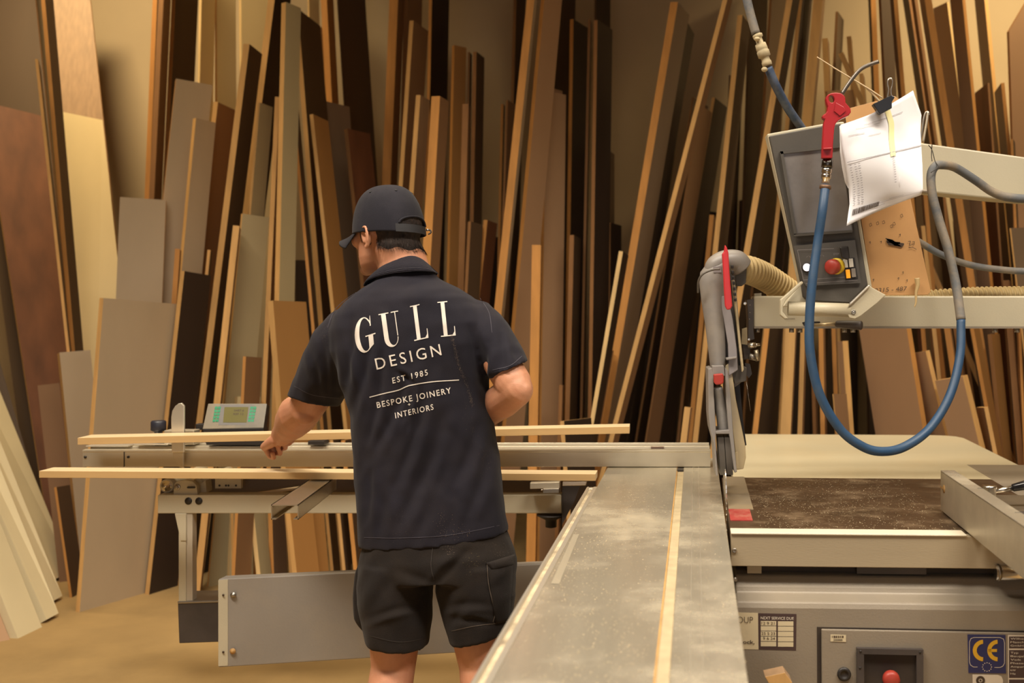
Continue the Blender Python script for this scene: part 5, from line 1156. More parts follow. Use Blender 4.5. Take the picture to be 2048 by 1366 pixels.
# legs
kneeL = P(789,1350,714); ankL = P(770,1610,716); kneeR = P(962,1345,716); ankR = P(985,1612,718)
limb(sk, [(P(802,1135,714),.070,.075),(P(793,1220,714),.078,.080),(P(789,1290,714),.068,.070),(P(787,1335,714)+V((0,-.004,0)),.061,.062),(P(783,1372,715)+V((0,-.02,0)),.062,.066),(P(778,1430,715)+V((0,-.025,0)),.064,.070),(P(775,1500,715),.050,.052),(P(771,1575,716),.037,.040),(ankL,.036,.042)], m, 24)
limb(sk, [(P(938,1130,714),.070,.075),(P(948,1210,715),.078,.080),(P(955,1280,716),.068,.070),(P(962,1330,716)+V((0,-.004,0)),.060,.062),(P(968,1372,716)+V((0,-.02,0)),.061,.066),(P(974,1430,717)+V((0,-.025,0)),.064,.070),(P(980,1500,717),.050,.052),(P(984,1575,718),.037,.040),(ankR,.036,.042)], m, 24)
body_me = remeshed(sk, .0036, 4)
def skin_refine(me):
    a, n = arr(me)
    q = np.array(HC); R = np.array(RH); l = (a-q)@R   # head local
    # neck creases behind the ear
    w = np.exp(-((l[:,1]+.02)/.035)**2)*np.exp(-((l[:,2]+.085)/.03)**2)*(l[:,0] < 0)
    d = -.0012*w*np.maximum(0, np.sin((l[:,1]*1.0+l[:,2]*.55)*560))
    put(me, a+n*d[:,None])
skin_refine(body_me)
body = place_mesh('body', body_me, man, [SK])

# ---- hair
hairm = mat('dark_brown_hair', (.022,.012,.008), .75, var=.5, scale=120, stretch=(1,1,.3), bump=.9, bscale=260)
stub = mat('short_grey_brown_hair', (.10,.058,.038), .8, var=.45, scale=150, bump=.8, bscale=300)
bv_body = BVHTree.FromPolygons([tuple(v.co) for v in bald_me.vertices], [tuple(p.vertices) for p in bald_me.polygons]); bpy.data.meshes.remove(bald_me)
bo_ = V((0,0,0))
def on_head(x, y, z, off):   # from outside towards the head axis
    o = hd(x*3, y*3, z)-bo_; t = hd(0,-.01,z)-bo_; d = (t-o).normalized()
    h = bv_body.ray_cast(o, d); 
    return (h[0]-d*off+bo_) if h[0] is not None else hd(x, y, z)
rg = random.Random(11)
def hair_patch(mb, az0, az1, zt, zb, off, m, nu=60, nv=16):
    vs = []; fs = []
    for j in range(nv+1):
        for i in range(nu+1):
            az = math.radians(az0+(az1-az0)*i/nu); t = j/nv; z = zt(az)+(zb(az)-zt(az))*t
            o = off*(1-t**3)*(.75+.5*rg.random())
            vs.append(on_head(.12*math.sin(az), -.12*math.cos(az), z, o+.0006))
    for j in range(nv):
        for i in range(nu): k = j*(nu+1)+i; fs.append((k,k+1,k+nu+2,k+nu+1))
    mb.add(vs, fs, m, True)
mb = MB()
nape = lambda az: -.062-.012*math.cos(az*1.1)+.004*math.sin(az*9)
hair_patch(mb, -74, 74, lambda a: .016, nape, .0062, hairm, 60, 22)
for sgn in (-1,1):
    hair_patch(mb, sgn*103, sgn*126, lambda a: .01, lambda a: -.046+.006*math.sin(a*14), .0035, stub, 14, 12)   # temple and sideburn
    hair_patch(mb, sgn*72, sgn*100, lambda a: .04, lambda a: .006, .006, hairm, 16, 8)
# short hairs so the outline is not clean
for i in range(2600):
    az = math.radians(rg.uniform(-78,78)); z = rg.uniform(nape(az)-.006, -.036); p = on_head(.12*math.sin(az), -.12*math.cos(az), z, .002)
    d = (p-hd(0,-.01,z)).normalized()*.35+RH@V((rg.uniform(-.5,.5),rg.uniform(-.4,.1),-1)); d = d.normalized()*rg.uniform(.006,.013); s_ = d.cross(V((rg.random(),rg.random(),rg.random()))).normalized()*.00045
    mb.add([p-s_, p+s_, p+d], [(0,1,2)], hairm)
mb.build('hair', man, fixn=False, label='short dark brown hair under the cap')

# ---- cap
capm = mat('navy_cap_cloth', (.0078,.0070,.0118), .85, var=.18, scale=9, sheen=.06, spec=.25, bump=.35, bscale=500, dust=.25, dustcol=(.045,.04,.05), dscale=12)
capd = mat('black_cap_strap', (.009,.008,.010), .7)
def cap_pt(az, e, out=0.0):   # az 0 at the back, e 0 at the rim, 1 at the top
    zb = -.020-.010*math.cos(az); zt = .121; t = e*math.pi/2
    r = max(0, math.cos(t))**.64; rx, ry = .0900+out, .1115+out
    z = zb+(zt+out-zb)*math.sin(t)**1.02
    x = math.sin(az)*rx*r; y = -.004-math.cos(az)*ry*r+.004*(e)
    # six seams
    sm_ = .0012*math.exp(-((math.degrees(az)+360) % 60-30)**2/6) if out == 0 else 0
    return hd(x*(1-sm_*6), y*(1-sm_*6), z)
nu, nv = 120, 40; vs = []; fs = []
for j in range(nv+1):
    for i in range(nu): vs.append(cap_pt(2*math.pi*i/nu-math.pi, j/nv*.985))
def hole(az, e):
    az = math.degrees(az); 
    if abs(az) > 34: return False
    return .105 < e < .105+.10*math.sqrt(max(0,1-(az/34)**2))
for j in range(nv):
    for i in range(nu):
        az = 2*math.pi*(i+.5)/nu-math.pi
        if hole(az, (j+.5)/nv): continue
        k = (i+1) % nu; fs.append((j*nu+i, j*nu+k, (j+1)*nu+k, (j+1)*nu+i))
vs.append(hd(0,-.0,.1215)); fs += [(nv*nu+i, nv*nu+(i+1) % nu, len(vs)-1) for i in range(nu)]
cap = thing('x', (0,0,0), 'x', 'x'); bpy.data.objects.remove(cap)
mb = MB(); mb.add(vs, fs, capm, True); cap = mb.build('cap', man, fixn=True, label='navy baseball cap'); so = cap.modifiers.new('s','SOLIDIFY'); so.thickness = .0022; so.offset = 0
mb = MB()
# arch hem round the opening, strap, sweatband
path = [cap_pt(math.radians(34*math.cos(t)), .105+.10*math.sin(t), .0015) for t in np.linspace(0, math.pi, 22)]
mb.tube(path, .0030, capm, n=8, sub=1, flat=1.0)
mb.build('opening_hem', cap)
mb = MB(); rows_ = []
for e in (.0,.05,.10): rows_.append([cap_pt(math.radians(a), e, .002) for a in np.linspace(-40,40,30)])
for e in (.10,.05,.0): rows_.append([cap_pt(math.radians(a), e, .0005) for a in np.linspace(-40,40,30)])
for r0, r1 in zip(rows_, rows_[1:]+rows_[:1]): mb.add(r0+r1, [(i,i+1,31+i,30+i) for i in range(29)], capd, True)
mb.build('cap_strap', cap, label='black adjusting strap')
mb = MB(); c = cap_pt(math.radians(38), .07, .006); mb.ell(c, (.004,.004,.004), steel, nu=10, nv=8); mb.tube([c, c+RH@V((.004,-.008,-.002)), c+RH@V((.0,-.012,-.010)), c+RH@V((-.004,-.006,-.014))], .0022, capd, n=8); mb.build('buckle', cap, label='small shiny buckle')
mb = MB(); mb.ell(hd(0,0,.1225), (.007,.007,.0035), capm, RH); mb.build('top_button', cap)
for az in (-150,-90,-30,30,90,150):
    c = cap_pt(math.radians(az), .62, .001); c2 = cap_pt(math.radians(az), .62, .004); mb = MB(); mb.lathe(c, c2-c, [(0,.0035),(.0012,.0035),(.0014,.0016),(.0006,.0012),(.0006,.0001)], capd, n=14); mb.build('eyelet', cap)
# brim
mb = MB(); vs = []; nu2, nv2 = 30, 10
for lay in (0,1):
    for j in range(nv2+1):
        for i in range(nu2+1):
            a = math.radians(-62+124*i/nu2); t = j/nv2
            p0 = (.088*math.sin(a), -.004+.107*math.cos(a)); L = .074*math.cos(a*.95)**.6*t
            x = p0[0]*(1-.06*t); y = p0[1]+L; z = -.006-.10*(math.sin(a)**2)*(.06+.46*t)-.004*t*math.cos(a)-.0055*lay
            vs.append(hd(x, y, z))
n_ = (nu2+1)*(nv2+1); fs = []
for lay in (0,1):
    for j in range(nv2):
        for i in range(nu2): k = lay*n_+j*(nu2+1)+i; fs.append((k,k+1,k+nu2+2,k+nu2+1))
for j in range(nv2):
    for i in (0,nu2): k = j*(nu2+1)+i; fs.append((k,k+nu2+1,k+nu2+1+n_,k+n_))
for i in range(nu2):
    for j in (0,nv2): k = j*(nu2+1)+i; fs.append((k,k+1,k+1+n_,k+n_))
mb.add(vs, fs, capm, True); mb.build('cap_brim', cap)

# ---- shirt
shm = mat('navy_polo_cloth', (.0088,.0076,.0138), .85, var=.12, scale=6, sheen=.05, spec=.25, bump=.3, bscale=600, dust=.22, dustcol=(.040,.030,.027), dscale=5.5)
def slr(mb, y, x0, x1, s, d0, d1, n=40, tilt=0, exp=.8, yc=0):
    """ring of a garment at a picture row: near side bulges d0 towards the camera, far side d1; tilt in pixels (right end higher)"""
    c = P((x0+x1)/2, y, s); r = (x1-x0)/2/s; out = []
    for k in range(n):
        t = k*2*math.pi/n; cx, sx = math.cos(t), math.sin(t)
        ex = math.copysign(abs(cx)**exp, cx); ey = math.copysign(abs(sx)**exp, sx)
        out.append(V((c.x+ex*r, c.y+yc+(ey*d1 if ey > 0 else ey*d0), c.z+ex*(tilt/2)/s)))
    return out
sh = MB(); m = BODY0
rows = [ # y, x0, x1, near, far, tilt
 (538,776,866,.050,.060,0),(546,770,868,.062,.070,0),(556,758,876,.070,.075,0),(568,738,893,.085,.085,4),(582,716,917,.10,.095,8),(600,692,944,.112,.10,12),(622,673,966,.12,.108,16),(650,662,984,.128,.116,18),
 (690,664,988,.132,.125,18),(730,676,980,.132,.130,16),(770,688,976,.130,.135,14),(810,700,980,.128,.140,12),(850,707,985,.125,.145,10),(900,711,993,.122,.148,10),(950,713,999,.123,.150,12),
 (1000,717,1006,.128,.150,18),(1040,720,1011,.131,.150,24),(1076,722.5,1016,.133,.150,28)]
rings = [slr(sh, y, x0, x1, 711, a, b, 48, t) for y, x0, x1, a, b, t in rows]
last = rings[-1]; cc = sum(last, V((0,0,0)))/len(last)
rings += [[cc+(v-cc)*.965+V((0,0,0)) for v in last], [cc+(v-cc)*.93+V((0,0,.03)) for v in last]]
sh.loft(rings, m)
def sleeve(mb, pts):
    """pts: (px,py left edge, px,py right edge, scale, half depth, depth offset)"""
    rings = []
    for (xa, ya, xb, yb, s, d, yo) in pts:
        a, b = P(xa, ya, s), P(xb, yb, s); a.y += yo; b.y += yo; c = (a+b)/2; r = (b-a)/2
        rings.append([c+r*math.copysign(abs(math.cos(t))**.9, math.cos(t))+V((0,d,0))*math.sin(t) for t in [k*2*math.pi/32 for k in range(32)]])
    l = rings[-1]; c = sum(l, V((0,0,0)))/len(l)
    rings += [[c+(v-c)*.86 for v in l], [c+(v-c)*.80-(c-sum(rings[-2], V((0,0,0)))/32)*.6 for v in l]]
    mb.loft(rings, m)
sleeve(sh, [(700,604,745,700,706,.085,.0),(664,626,712,735,704,.090,.0),(633,662,702,757,701,.090,.0),(612,702,694,776,695,.086,.0),(596,742,688,793,688,.082,.0),(582,779,679,806,683,.078,.0),(578,790,674,813,682,.077,.0)])
sleeve(sh, [(905,690,940,596,708,.085,0),(935,720,975,605,709,.088,0),(962,738,1004,634,712,.088,0),(968,748,1026,668,716,.084,0),(976,751,1046,700,720,.078,0),(986,753,1058,722,723,.076,0)])
sh_me = remeshed(sh, .0045, 10)
folds(sh_me, [
 (745,650,700,830,9,-.006),(765,690,730,900,8,-.006),(700,640,690,775,8,-.006),(820,735,745,905,10,-.007),(850,770,782,990,11,-.008),(815,800,812,870,5,-.004),(880,845,800,1045,12,-.007),
 (795,745,826,768,5,-.005),(826,770,800,850,6,-.005),(935,640,962,760,9,-.006),(955,660,972,800,7,-.005),(905,700,945,850,10,-.004),(960,830,905,980,12,-.005),(985,880,930,1040,11,-.004),
 (738,930,730,1060,9,-.005),(760,960,755,1080,10,-.004),(850,960,840,1080,12,-.004),(905,1000,895,1075,10,-.003),(640,680,655,790,8,-.004),(665,700,668,800,6,-.005),(625,720,640,795,6,-.003),
 (1000,660,1005,740,7,-.004),(1020,690,1040,730,6,-.003),(690,690,720,790,9,.004),(975,690,965,760,7,-.006),(770,600,900,592,16,.003)])
nzf(sh_me, 34, .0012, 3); nzf(sh_me, 13, .0022, 1)
shirt = place_mesh('polo_shirt', sh_me, man, [shm], 'navy polo shirt with printed back')
so_l = world_loc(man)
a_, _n = arr(sh_me); bv_sh = BVHTree.FromPolygons([tuple(v) for v in (a_+np.array(so_l))], [tuple(p.vertices) for p in sh_me.polygons])
CAMP = V((0,0,H))
def on_shirt(px, py, off=.0014):
    d = V(((px-CX)/F, 1, -(py-HY)/F)).normalized(); h = bv_sh.ray_cast(CAMP, d)
    if h[0] is None: return P(px, py, 720)
    return h[0]-d*off
prn = mat('cracked_white_print', (.66,.60,.53), .7, var=.06, scale=30)
def sub_poly(mb, pts, org, R_, U, maxe=4.5):
    """polygon in unit glyph space -> picture -> shirt"""
    me = bpy.data.meshes.new('g'); me.from_pydata([(org[0]+R_[0]*x+U[0]*y, org[1]+R_[1]*x+U[1]*y, 0) for x, y in pts], [], [tuple(range(len(pts)))])
    split_long(me, maxe)
    mb.add([on_shirt(v.co.x, v.co.y) for v in me.vertices], [tuple(p.vertices) for p in me.polygons], prn); bpy.data.meshes.remove(me)
pm = MB()
def glyph_L(org, R_, U):
    for q in ([(.20,.02),(.46,.02),(.46,.98),(.20,.98)], [(0,.972),(.66,.972),(.66,1),(0,1)], [(0,0),(1,0),(1,.03),(0,.03)], [(.80,.03),(1,.03),(1,.27),(.955,.27),(.94,.12)]): sub_poly(pm, q, org, R_, U)
glyph_L((882.0,673.8), (29.5,-3.0), (-7.2,-69.8)); glyph_L((828.5,682.0), (28.5,-6.5), (-8.6,-69.5))
def ell_arc(cx, cy, rx, ry, a0, a1, n=14): return [(cx+rx*math.cos(math.radians(a0+(a1-a0)*i/n)), cy+ry*math.sin(math.radians(a0+(a1-a0)*i/n))) for i in range(n+1)]
def band(outer, inner, org, R_, U):
    for i in range(len(outer)-1): sub_poly(pm, [outer[i], outer[i+1], inner[i+1], inner[i]], org, R_, U)
oU, rU, uU = (766.5,697.5), (39,-7.5), (-9.5,-69)
sub_poly(pm, [(.12,.26),(.35,.26),(.35,.985),(.12,.985)], oU, rU, uU); sub_poly(pm, [(.80,.30),(.84,.30),(.84,.985),(.80,.985)], oU, rU, uU)
sub_poly(pm, [(0,.972),(.50,.972),(.50,1),(0,1)], oU, rU, uU); sub_poly(pm, [(.62,.972),(1,.972),(1,1),(.62,1)], oU, rU, uU)
band(ell_arc(.48,.27,.36,.27,180,360), ell_arc(.575,.27,.225,.225,180,360), oU, rU, uU)
oG, rG, uG = (713.0,711.0), (37,-12), (-6.5,-70)
band(ell_arc(.50,.50,.50,.50,62,298,22), ell_arc(.56,.50,.31,.465,62,298,22), oG, rG, uG)
band([(.735,.94),(.84,.86),(.90,.74)], [(.705,.91),(.80,.83),(.86,.735)], oG, rG, uG)
sub_poly(pm, [(.84,.70),(.90,.70),(.90,.99),(.875,.99),(.86,.90)], oG, rG, uG)
band([(.735,.06),(.86,.12),(.97,.16)], [(.705,.09),(.80,.16),(.74,.22)], oG, rG, uG)
sub_poly(pm, [(.72,.10),(.97,.16),(.97,.44),(.72,.44)], oG, rG, uG); sub_poly(pm, [(.56,.43),(1.10,.43),(1.10,.462),(.56,.462)], oG, rG, uG)
T = lambda t, o, r, u, b=0.0, sp=1.35: pm.text(t, o, r, u, prn, map3=lambda x, y: on_shirt(x, y), bold=b, space=sp, maxe=3.5)
T('DESIGN', (753.5,739.5), (130,-29.5), (-4.6,-22.5), .0)
T('EST 1985', (785.5,767), (70.5,-17), (-1.6,-11.3), .010)
T('BESPOKE JOINERY', (754.5,816), (148.5,-30), (-2.0,-11.5), .010, 1.25)
T('+', (816,812.5), (5.5,-.8), (-.6,-6.3), .02, 1)
T('INTERIORS', (791,836.5), (76.5,-17.5), (-1.6,-11.0), .010, 1.25)
pm.build('shirt_print', shirt, fixn=False, label='white printed lettering GULL DESIGN'); pm = MB()
rl = smooth_path([(739,794.5,0),(768,787,0),(796,780.5,0),(812,773.5,0),(824,770,0),(865,763.5,0),(918,760,0)], 10)
for p0, p1 in zip(rl, rl[1:]):
    d = V((p1.y-p0.y, p0.x-p1.x)).normalized()*.95
    pm.add([on_shirt(p0.x+d.x,p0.y+d.y), on_shirt(p1.x+d.x,p1.y+d.y), on_shirt(p1.x-d.x,p1.y-d.y), on_shirt(p0.x-d.x,p0.y-d.y)], [(0,1,2,3)], prn)
pm.build('printed_rule', shirt, fixn=False)
# stitch lines, dust marks
stm = mat('navy_stitching', (.05,.045,.06), .8); dus = mat('dusty_smudge', (.105,.078,.058), .95, var=.3, scale=60)
mb = MB()
def line_on(mb, pts, w, m, off=.0012):
    p = smooth_path([(x,y,0) for x, y in pts], 8)
    for p0, p1 in zip(p, p[1:]):
        d = V((p1.y-p0.y, p0.x-p1.x)); d = d.normalized()*w
        mb.add([on_shirt(p0.x+d.x,p0.y+d.y,off), on_shirt(p1.x+d.x,p1.y+d.y,off), on_shirt(p1.x-d.x,p1.y-d.y,off), on_shirt(p0.x-d.x,p0.y-d.y,off)], [(0,1,2,3)], m)
line_on(mb, [(728,1075),(800,1076),(900,1070),(1012,1048)], .55, stm); line_on(mb, [(588,772),(625,790),(678,797)], .55, stm); line_on(mb, [(1044,712),(1020,731),(985,740)], .55, stm)
line_on(mb, [(712,585),(690,600),(668,622),(655,655)], .5, stm); line_on(mb, [(960,596),(978,625),(984,665)], .5, stm)
mb.build('stitching', shirt, fixn=False)
mb = MB(); rg = random.Random(9)
def spray(path, n, w, r0, r1, onf=on_shirt, m=dus):
    p = smooth_path([(x,y,0) for x, y in path], 10)
    for i in range(n):
        c = p[rg.randrange(len(p))]; x = c.x+rg.gauss(0,w); y = c.y+rg.gauss(0,w*1.6); r = rg.uniform(r0,r1); t = rg.uniform(0,3); 
        q = [onf(x+r*math.cos(t+k*1.57)*(1 if k%2 else .4), y+r*math.sin(t+k*1.57)) for k in range(4)]
        if max((a-b).length for a in q for b in q) < .02: mb.add(q, [(0,1,2,3)], m)
spray([(903,672),(910,700),(918,730),(935,775),(945,810)], 420, 1.6, .25,.7)
spray([(930,830),(965,900),(975,940)], 120, 9, .25,.6); spray([(880,1035),(888,1062)], 60, 9, .3,.9); spray([(905,1068),(935,1062)], 50, 4, .3,.9); spray([(780,1040),(815,1060)], 40, 12, .3,.6)
spray([(645,650),(652,690)], 70, 5, .25,.5)
mb.build('dust_marks', shirt, fixn=False)['kind'] = 'stuff'
# collar: a folded band round the neck
mb = MB(); rows_ = []
top = [(747,549),(760,540),(776,531),(796,522),(818,516),(836,515),(850,520),(862,530),(873,545)]
bot = [(727,571),(742,562),(765,554),(795,548),(820,545),(845,543),(862,543),(874,544),(876,547)]
def arcring(pts, s, bulge): return [P(x, y, s)-V((0, bulge*math.sin(math.pi*i/(len(pts)-1))**.6, 0)) for i, (x, y) in enumerate(pts)]
r0 = arcring(top, 706, .058); r1 = arcring(bot, 708, .082); r0 = smooth_path(r0, 4); r1 = smooth_path(r1, 4)
def mix(a, b, t, o): return [p.lerp(q, t)-V((0,o,0)) for p, q in zip(a, b)]
front = lambda t: mix(r0, r1, t, .012*math.sin(t*math.pi*.9))
L_ = [mix(r0, r1, .25, -.016), mix(r0, r1, .05, -.014), mix(r0, r1, -.06, -.006), *[front(t) for t in np.linspace(0, 1, 13)], mix(r0, r1, 1.0, -.012)]
for a, b in zip(L_, L_[1:]): mb.add(a+b, [(i,i+1,len(a)+i+1,len(a)+i) for i in range(len(a)-1)], shm, True)
# far side closes the ring round the throat
K_ = 10
for lvl in ((0,.25),):
    pass
fa = [r0[-1].lerp(r0[0], t)+V((0,.085*math.sin(t*math.pi)**.6,-.02*math.sin(t*math.pi))) for t in np.linspace(0,1,K_)]
fb_ = [r1[-1].lerp(r1[0], t)+V((0,.105*math.sin(t*math.pi)**.6,-.03*math.sin(t*math.pi))) for t in np.linspace(0,1,K_)]
mb.add(fa+fb_, [(i,i+1,K_+i+1,K_+i) for i in range(K_-1)], shm, True)
col_ = mb.build('collar', shirt, fixn=True, label='ribbed folded collar'); so = col_.modifiers.new('s','SOLIDIFY'); so.thickness = .0018
mb = MB()
for t in (.80,.93):
    mb.tube([p-V((0,.0006,0)) for p in front(t)], .0005, stm, n=5, sub=1)
mb.build('collar_trim', shirt)

# ---- shorts
shom = mat('faded_black_cotton', (.0105,.0075,.0065), .88, var=.16, scale=7, sheen=.05, spec=.25, bump=.4, bscale=450, dust=.35, dustcol=(.040,.028,.018), dscale=7)
so2 = MB()
rows = [(1040,738,1000,.115,.135,8),(1080,727,1016,.125,.14,12),(1110,721,1028,.13,.14,10),(1135,719,1034,.13,.14,6),(1150,720,1032,.128,.14,2)]
so2.loft([slr(so2, y, x0, x1, 713, a, b, 40, t, .85) for y, x0, x1, a, b, t in rows], m)
def leg_(mb, rows):
    rings = [slr(mb, y, x0, x1, 713, a, b, 32, t, .9) for y, x0, x1, a, b, t in rows]
    l = rings[-1]; c = sum(l, V((0,0,0)))/len(l)
    rings += [[c+(v-c)*.90 for v in l], [c+(v-c)*.86+V((0,0,.04)) for v in l]]
    mb.loft(rings, m)
leg_(so2, [(1120,724,872,.12,.13,0),(1165,719,864,.122,.13,0),(1200,720,862,.12,.125,0),(1240,725,861,.115,.12,-4),(1270,731,857,.112,.115,-10),(1283,734,855,.110,.112,-14)])
leg_(so2, [(1120,862,1033,.12,.13,0),(1165,872,1032,.122,.13,0),(1200,881,1030,.12,.125,4),(1235,889,1024,.115,.12,12),(1258,898,1018,.112,.115,20),(1268,901,1014,.112,.112,24)])
so_me = remeshed(so2, .0048, 8)
folds(so_me, [(866,1175,930,1110,8,-.006),(860,1130,960,1120,10,.003),(868,1165,800,1140,10,-.004),(740,1250,830,1225,7,.004),(735,1240,790,1150,12,-.003),(900,1225,980,1222,7,.004),(910,1240,985,1250,6,-.004),(985,1180,1030,1150,7,-.004),(1000,1200,1030,1190,6,.004),(930,1200,900,1250,9,-.003),(845,1180,850,1270,9,-.003)])
nzf(so_me, 22, .0022, 2)
shorts = place_mesh('cargo_shorts', so_me, man, [shom], 'faded black cargo shorts')
a_, _n = arr(so_me); bv_sho = BVHTree.FromPolygons([tuple(v) for v in (a_+np.array(so_l))], [tuple(p.vertices) for p in so_me.polygons])
def on_shorts(px, py, off=.0014):
    d = V(((px-CX)/F, 1, -(py-HY)/F)).normalized(); h = bv_sho.ray_cast(CAMP, d)
    if h[0] is None: return P(px, py, 745)
    return h[0]-d*off
stm2 = mat('dark_seam', (.035,.028,.024), .85); edge = mat('pale_worn_seam', (.10,.075,.055), .9)
# pockets: thick patches lying on the legs
def patch(rows, th, m):   # rows of pixel points -> puffed patch
    mb = MB(); nu = len(rows[0]); nv = len(rows); top_ = []; 
    for j, r in enumerate(rows):
        for i, (x, y) in enumerate(r):
            e = min(1, 2.2*min(i, nu-1-i)/(nu-1)+.25)*min(1, 2.5*min(j, nv-1-j)/(nv-1)+.3); top_.append(on_shorts(x, y, .003+th*e))
    base = [on_shorts(x, y, -.004) for r in rows for x, y in r]; n = nu*nv
    fs = [(j*nu+i, j*nu+i+1, (j+1)*nu+i+1, (j+1)*nu+i) for j in range(nv-1) for i in range(nu-1)]
    for j in range(nv-1):
        for i in (0, nu-1): k = j*nu+i; fs.append((k, k+nu, k+nu+n, k+n))
    for i in range(nu-1):
        for j in (0, nv-1): k = j*nu+i; fs.append((k, k+1, k+1+n, k+n))
    mb.add(top_+base, fs, m, True); return mb
def grid(tl, tr, br, bl, nu, nv, wob=0):
    tl, tr, br, bl = map(V, (tl,tr,br,bl)); out = []
    for j in range(nv+1):
        l, r = tl.lerp(bl, j/nv), tr.lerp(br, j/nv); out.append([tuple(l.lerp(r, i/nu)) for i in range(nu+1)])
    return out
pk = patch(grid((974,1130),(1028,1110),(1019,1243),(992,1248), 8, 14), .007, shom).build('cargo_pocket', shorts)
fl_ = patch(grid((972,1126),(1030,1108),(1027,1130),(985,1141), 8, 5), .013, shom).build('pocket_flap', shorts)
pk = patch(grid((721,1118),(734,1128),(736,1262),(724,1245), 4, 14), .008, shom)
mb = MB(); c = [P(x, y, 716)+V((0,yo,0)) for x, y, yo in ((733,1122,0),(730,1150,0),(729,1195,0),(730,1235,0),(736,1262,0))]
mb.tube(c, [.008,.013,.015,.014,.006], shom, n=14, flat=2.2); mb.build('side_pocket', shorts)
mb = MB()
def line_so(pts, w, m, off=.0016):
    p = smooth_path([(x,y,0) for x, y in pts], 8)
    for p0, p1 in zip(p, p[1:]):
        d = V((p1.y-p0.y, p0.x-p1.x)).normalized()*w
        q = [on_shorts(p0.x+d.x,p0.y+d.y,off), on_shorts(p1.x+d.x,p1.y+d.y,off), on_shorts(p1.x-d.x,p1.y-d.y,off), on_shorts(p0.x-d.x,p0.y-d.y,off)]
        if max((a-b).length for a in q for b in q) < .05: mb.add(q, [(0,1,2,3)], m)
for pts, w_, m_, o_ in (([(974,1128),(977,1165),(984,1200),(990,1226),(986,1244)], .6, edge, .004), ([(740,1272),(800,1284),(852,1276)], .5, stm2, .0016), ([(903,1262),(950,1252),(1000,1246)], .5, edge, .0016), ([(866,1090),(862,1130),(868,1160)], .6, stm2, .0016)):
    mb = MB(); line_so(pts, w_, m_, o_); mb.build('seam', shorts, fixn=False)
mb = MB(); spray([(895,1098),(905,1102)], 40, 5, .3,.9, on_shorts); spray([(940,1120),(950,1140)], 60, 8, .3,.8, on_shorts, mat('green_smudge', (.10,.08,.035), .95)); spray([(985,1095),(1010,1110)], 40, 6, .3,.7, on_shorts)
mb.build('shorts_dust', shorts, fixn=False)['kind'] = 'stuff'

# ---- boots and socks below the frame
bt = mat('tan_work_boot', (.20,.12,.06), .7, var=.15, scale=14); sok = mat('grey_sock', (.12,.11,.10), .9); sol = mat('boot_sole', (.03,.025,.02), .8)
for an, dx in ((ankL,-.03),(ankR,.03)):
    b = MB(); g0 = V((an.x, an.y, 0)); d = V((dx*2,1,0)).normalized(); sd = V((d.y,-d.x,0))
    def foot_ring(t, w, h, z0): c = g0+d*t; return [c+sd*(w*math.cos(k*2*math.pi/20))+V((0,0,z0+h*(.5+.5*math.sin(k*2*math.pi/20)))) for k in range(20)]
    b.loft([foot_ring(*q) for q in ((-.075,.02,.05,.02),(-.06,.036,.09,.015),(-.02,.042,.13,.012),(.04,.046,.12,.012),(.09,.048,.09,.012),(.15,.050,.07,.012),(.19,.042,.055,.012),(.215,.022,.035,.018))], bt)
    limb(b, [(g0+V((0,0,.06)),.045,.05),(g0+V((0,0,.14)),.046,.05),(g0+V((0,0,.17)),.047,.051)], bt)
    o = b.build('boot', man, label='tan work boot')
    b = MB(); b.loft([[g0+d*(.07+.155*math.cos(k*2*math.pi/24))+sd*(.050*math.sin(k*2*math.pi/24))+V((0,0,z)) for k in range(24)] for z in (0,.022)], sol); b.build('boot_sole', o)
    b = MB(); limb(b, [(g0+V((0,0,.15)),.043,.047),(an+V((0,0,.15)),.044,.048)], sok); b.build('sock', man)
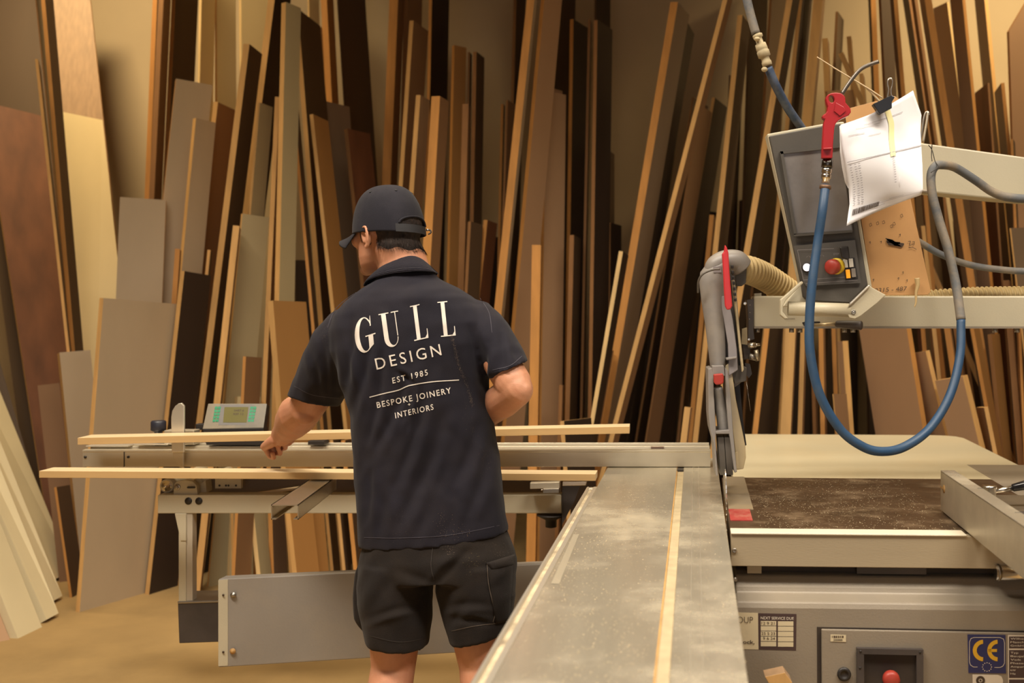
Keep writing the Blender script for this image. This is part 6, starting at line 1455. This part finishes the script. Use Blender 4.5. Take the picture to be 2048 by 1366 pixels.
# ---------------------------------------------------------------- camera and light
sc = bpy.context.scene
cam = bpy.data.cameras.new('camera'); co = bpy.data.objects.new('camera', cam); COL.objects.link(co)
co.location = (0,0,H); co.rotation_euler = (math.pi/2,0,0)
cam.sensor_width = 36; cam.lens = F/2048*36; cam.shift_x = -(CX-1024)/2048; cam.shift_y = -(683-HY)/2048
cam.dof.use_dof = True; cam.dof.focus_distance = 2.98; cam.dof.aperture_fstop = 3.2
sc.camera = co
sc.view_settings.view_transform = 'Standard'; sc.view_settings.look = 'None'; sc.view_settings.gamma = 1; sc.view_settings.use_curve_mapping = False
sc.view_settings.exposure = -0.12
w = bpy.data.worlds.new('world'); sc.world = w; w.use_nodes = True
w.node_tree.nodes['Background'].inputs[0].default_value = (.8,.88,1,1); w.node_tree.nodes['Background'].inputs[1].default_value = .25
sc.cycles.use_denoising = True
sc.cycles.max_bounces = 6
def area(name, loc, rot, sx, sy, e, col):
    l = bpy.data.lights.new(name, 'AREA'); l.shape = 'RECTANGLE'; l.size = sx; l.size_y = sy; l.energy = e; l.color = col
    o = bpy.data.objects.new(name, l); COL.objects.link(o); o.location = loc; o.rotation_euler = rot; return o
def aimed(name, loc, tgt, sx, sy, e, col, spread=180):
    o = area(name, loc, (0,0,0), sx, sy, e, col); o.rotation_euler = (V(tgt)-V(loc)).to_track_quat('-Z','Y').to_euler(); o.data.spread = math.radians(spread); return o
WARM = (1,.76,.42)
area('front_fill_light', (.3,-5.1,1.95), (math.pi/2,0,0), 5.3, 3.8, 46, (1,.93,.90))  # added front fill in the unseen door opening, lifts the blacks
aimed('ceiling_lamp_left', (-1.7,1.3,4.6), (-1.3,2.2,0), 2.4, .5, 128, (1,.90,.76), 112)
aimed('ceiling_lamp_right', (1.7,1.1,4.6), (1.2,2.0,0), 2.4, .5, 108, (1,.90,.76), 112)
aimed('ceiling_lamp_back', (-.6,3.9,5.0), (-.6,3.9,0), 4.6, .5, 60, (1,.84,.60), 105)
aimed('wall_lamp_left', (-3.7,5.5,5.2), (-3.3,7.3,1.6), 1.0, .3, 44, WARM, 85)
aimed('wall_lamp_right', (2.7,5.7,5.2), (2.3,7.3,1.6), 1.2, .3, 60, WARM, 85)
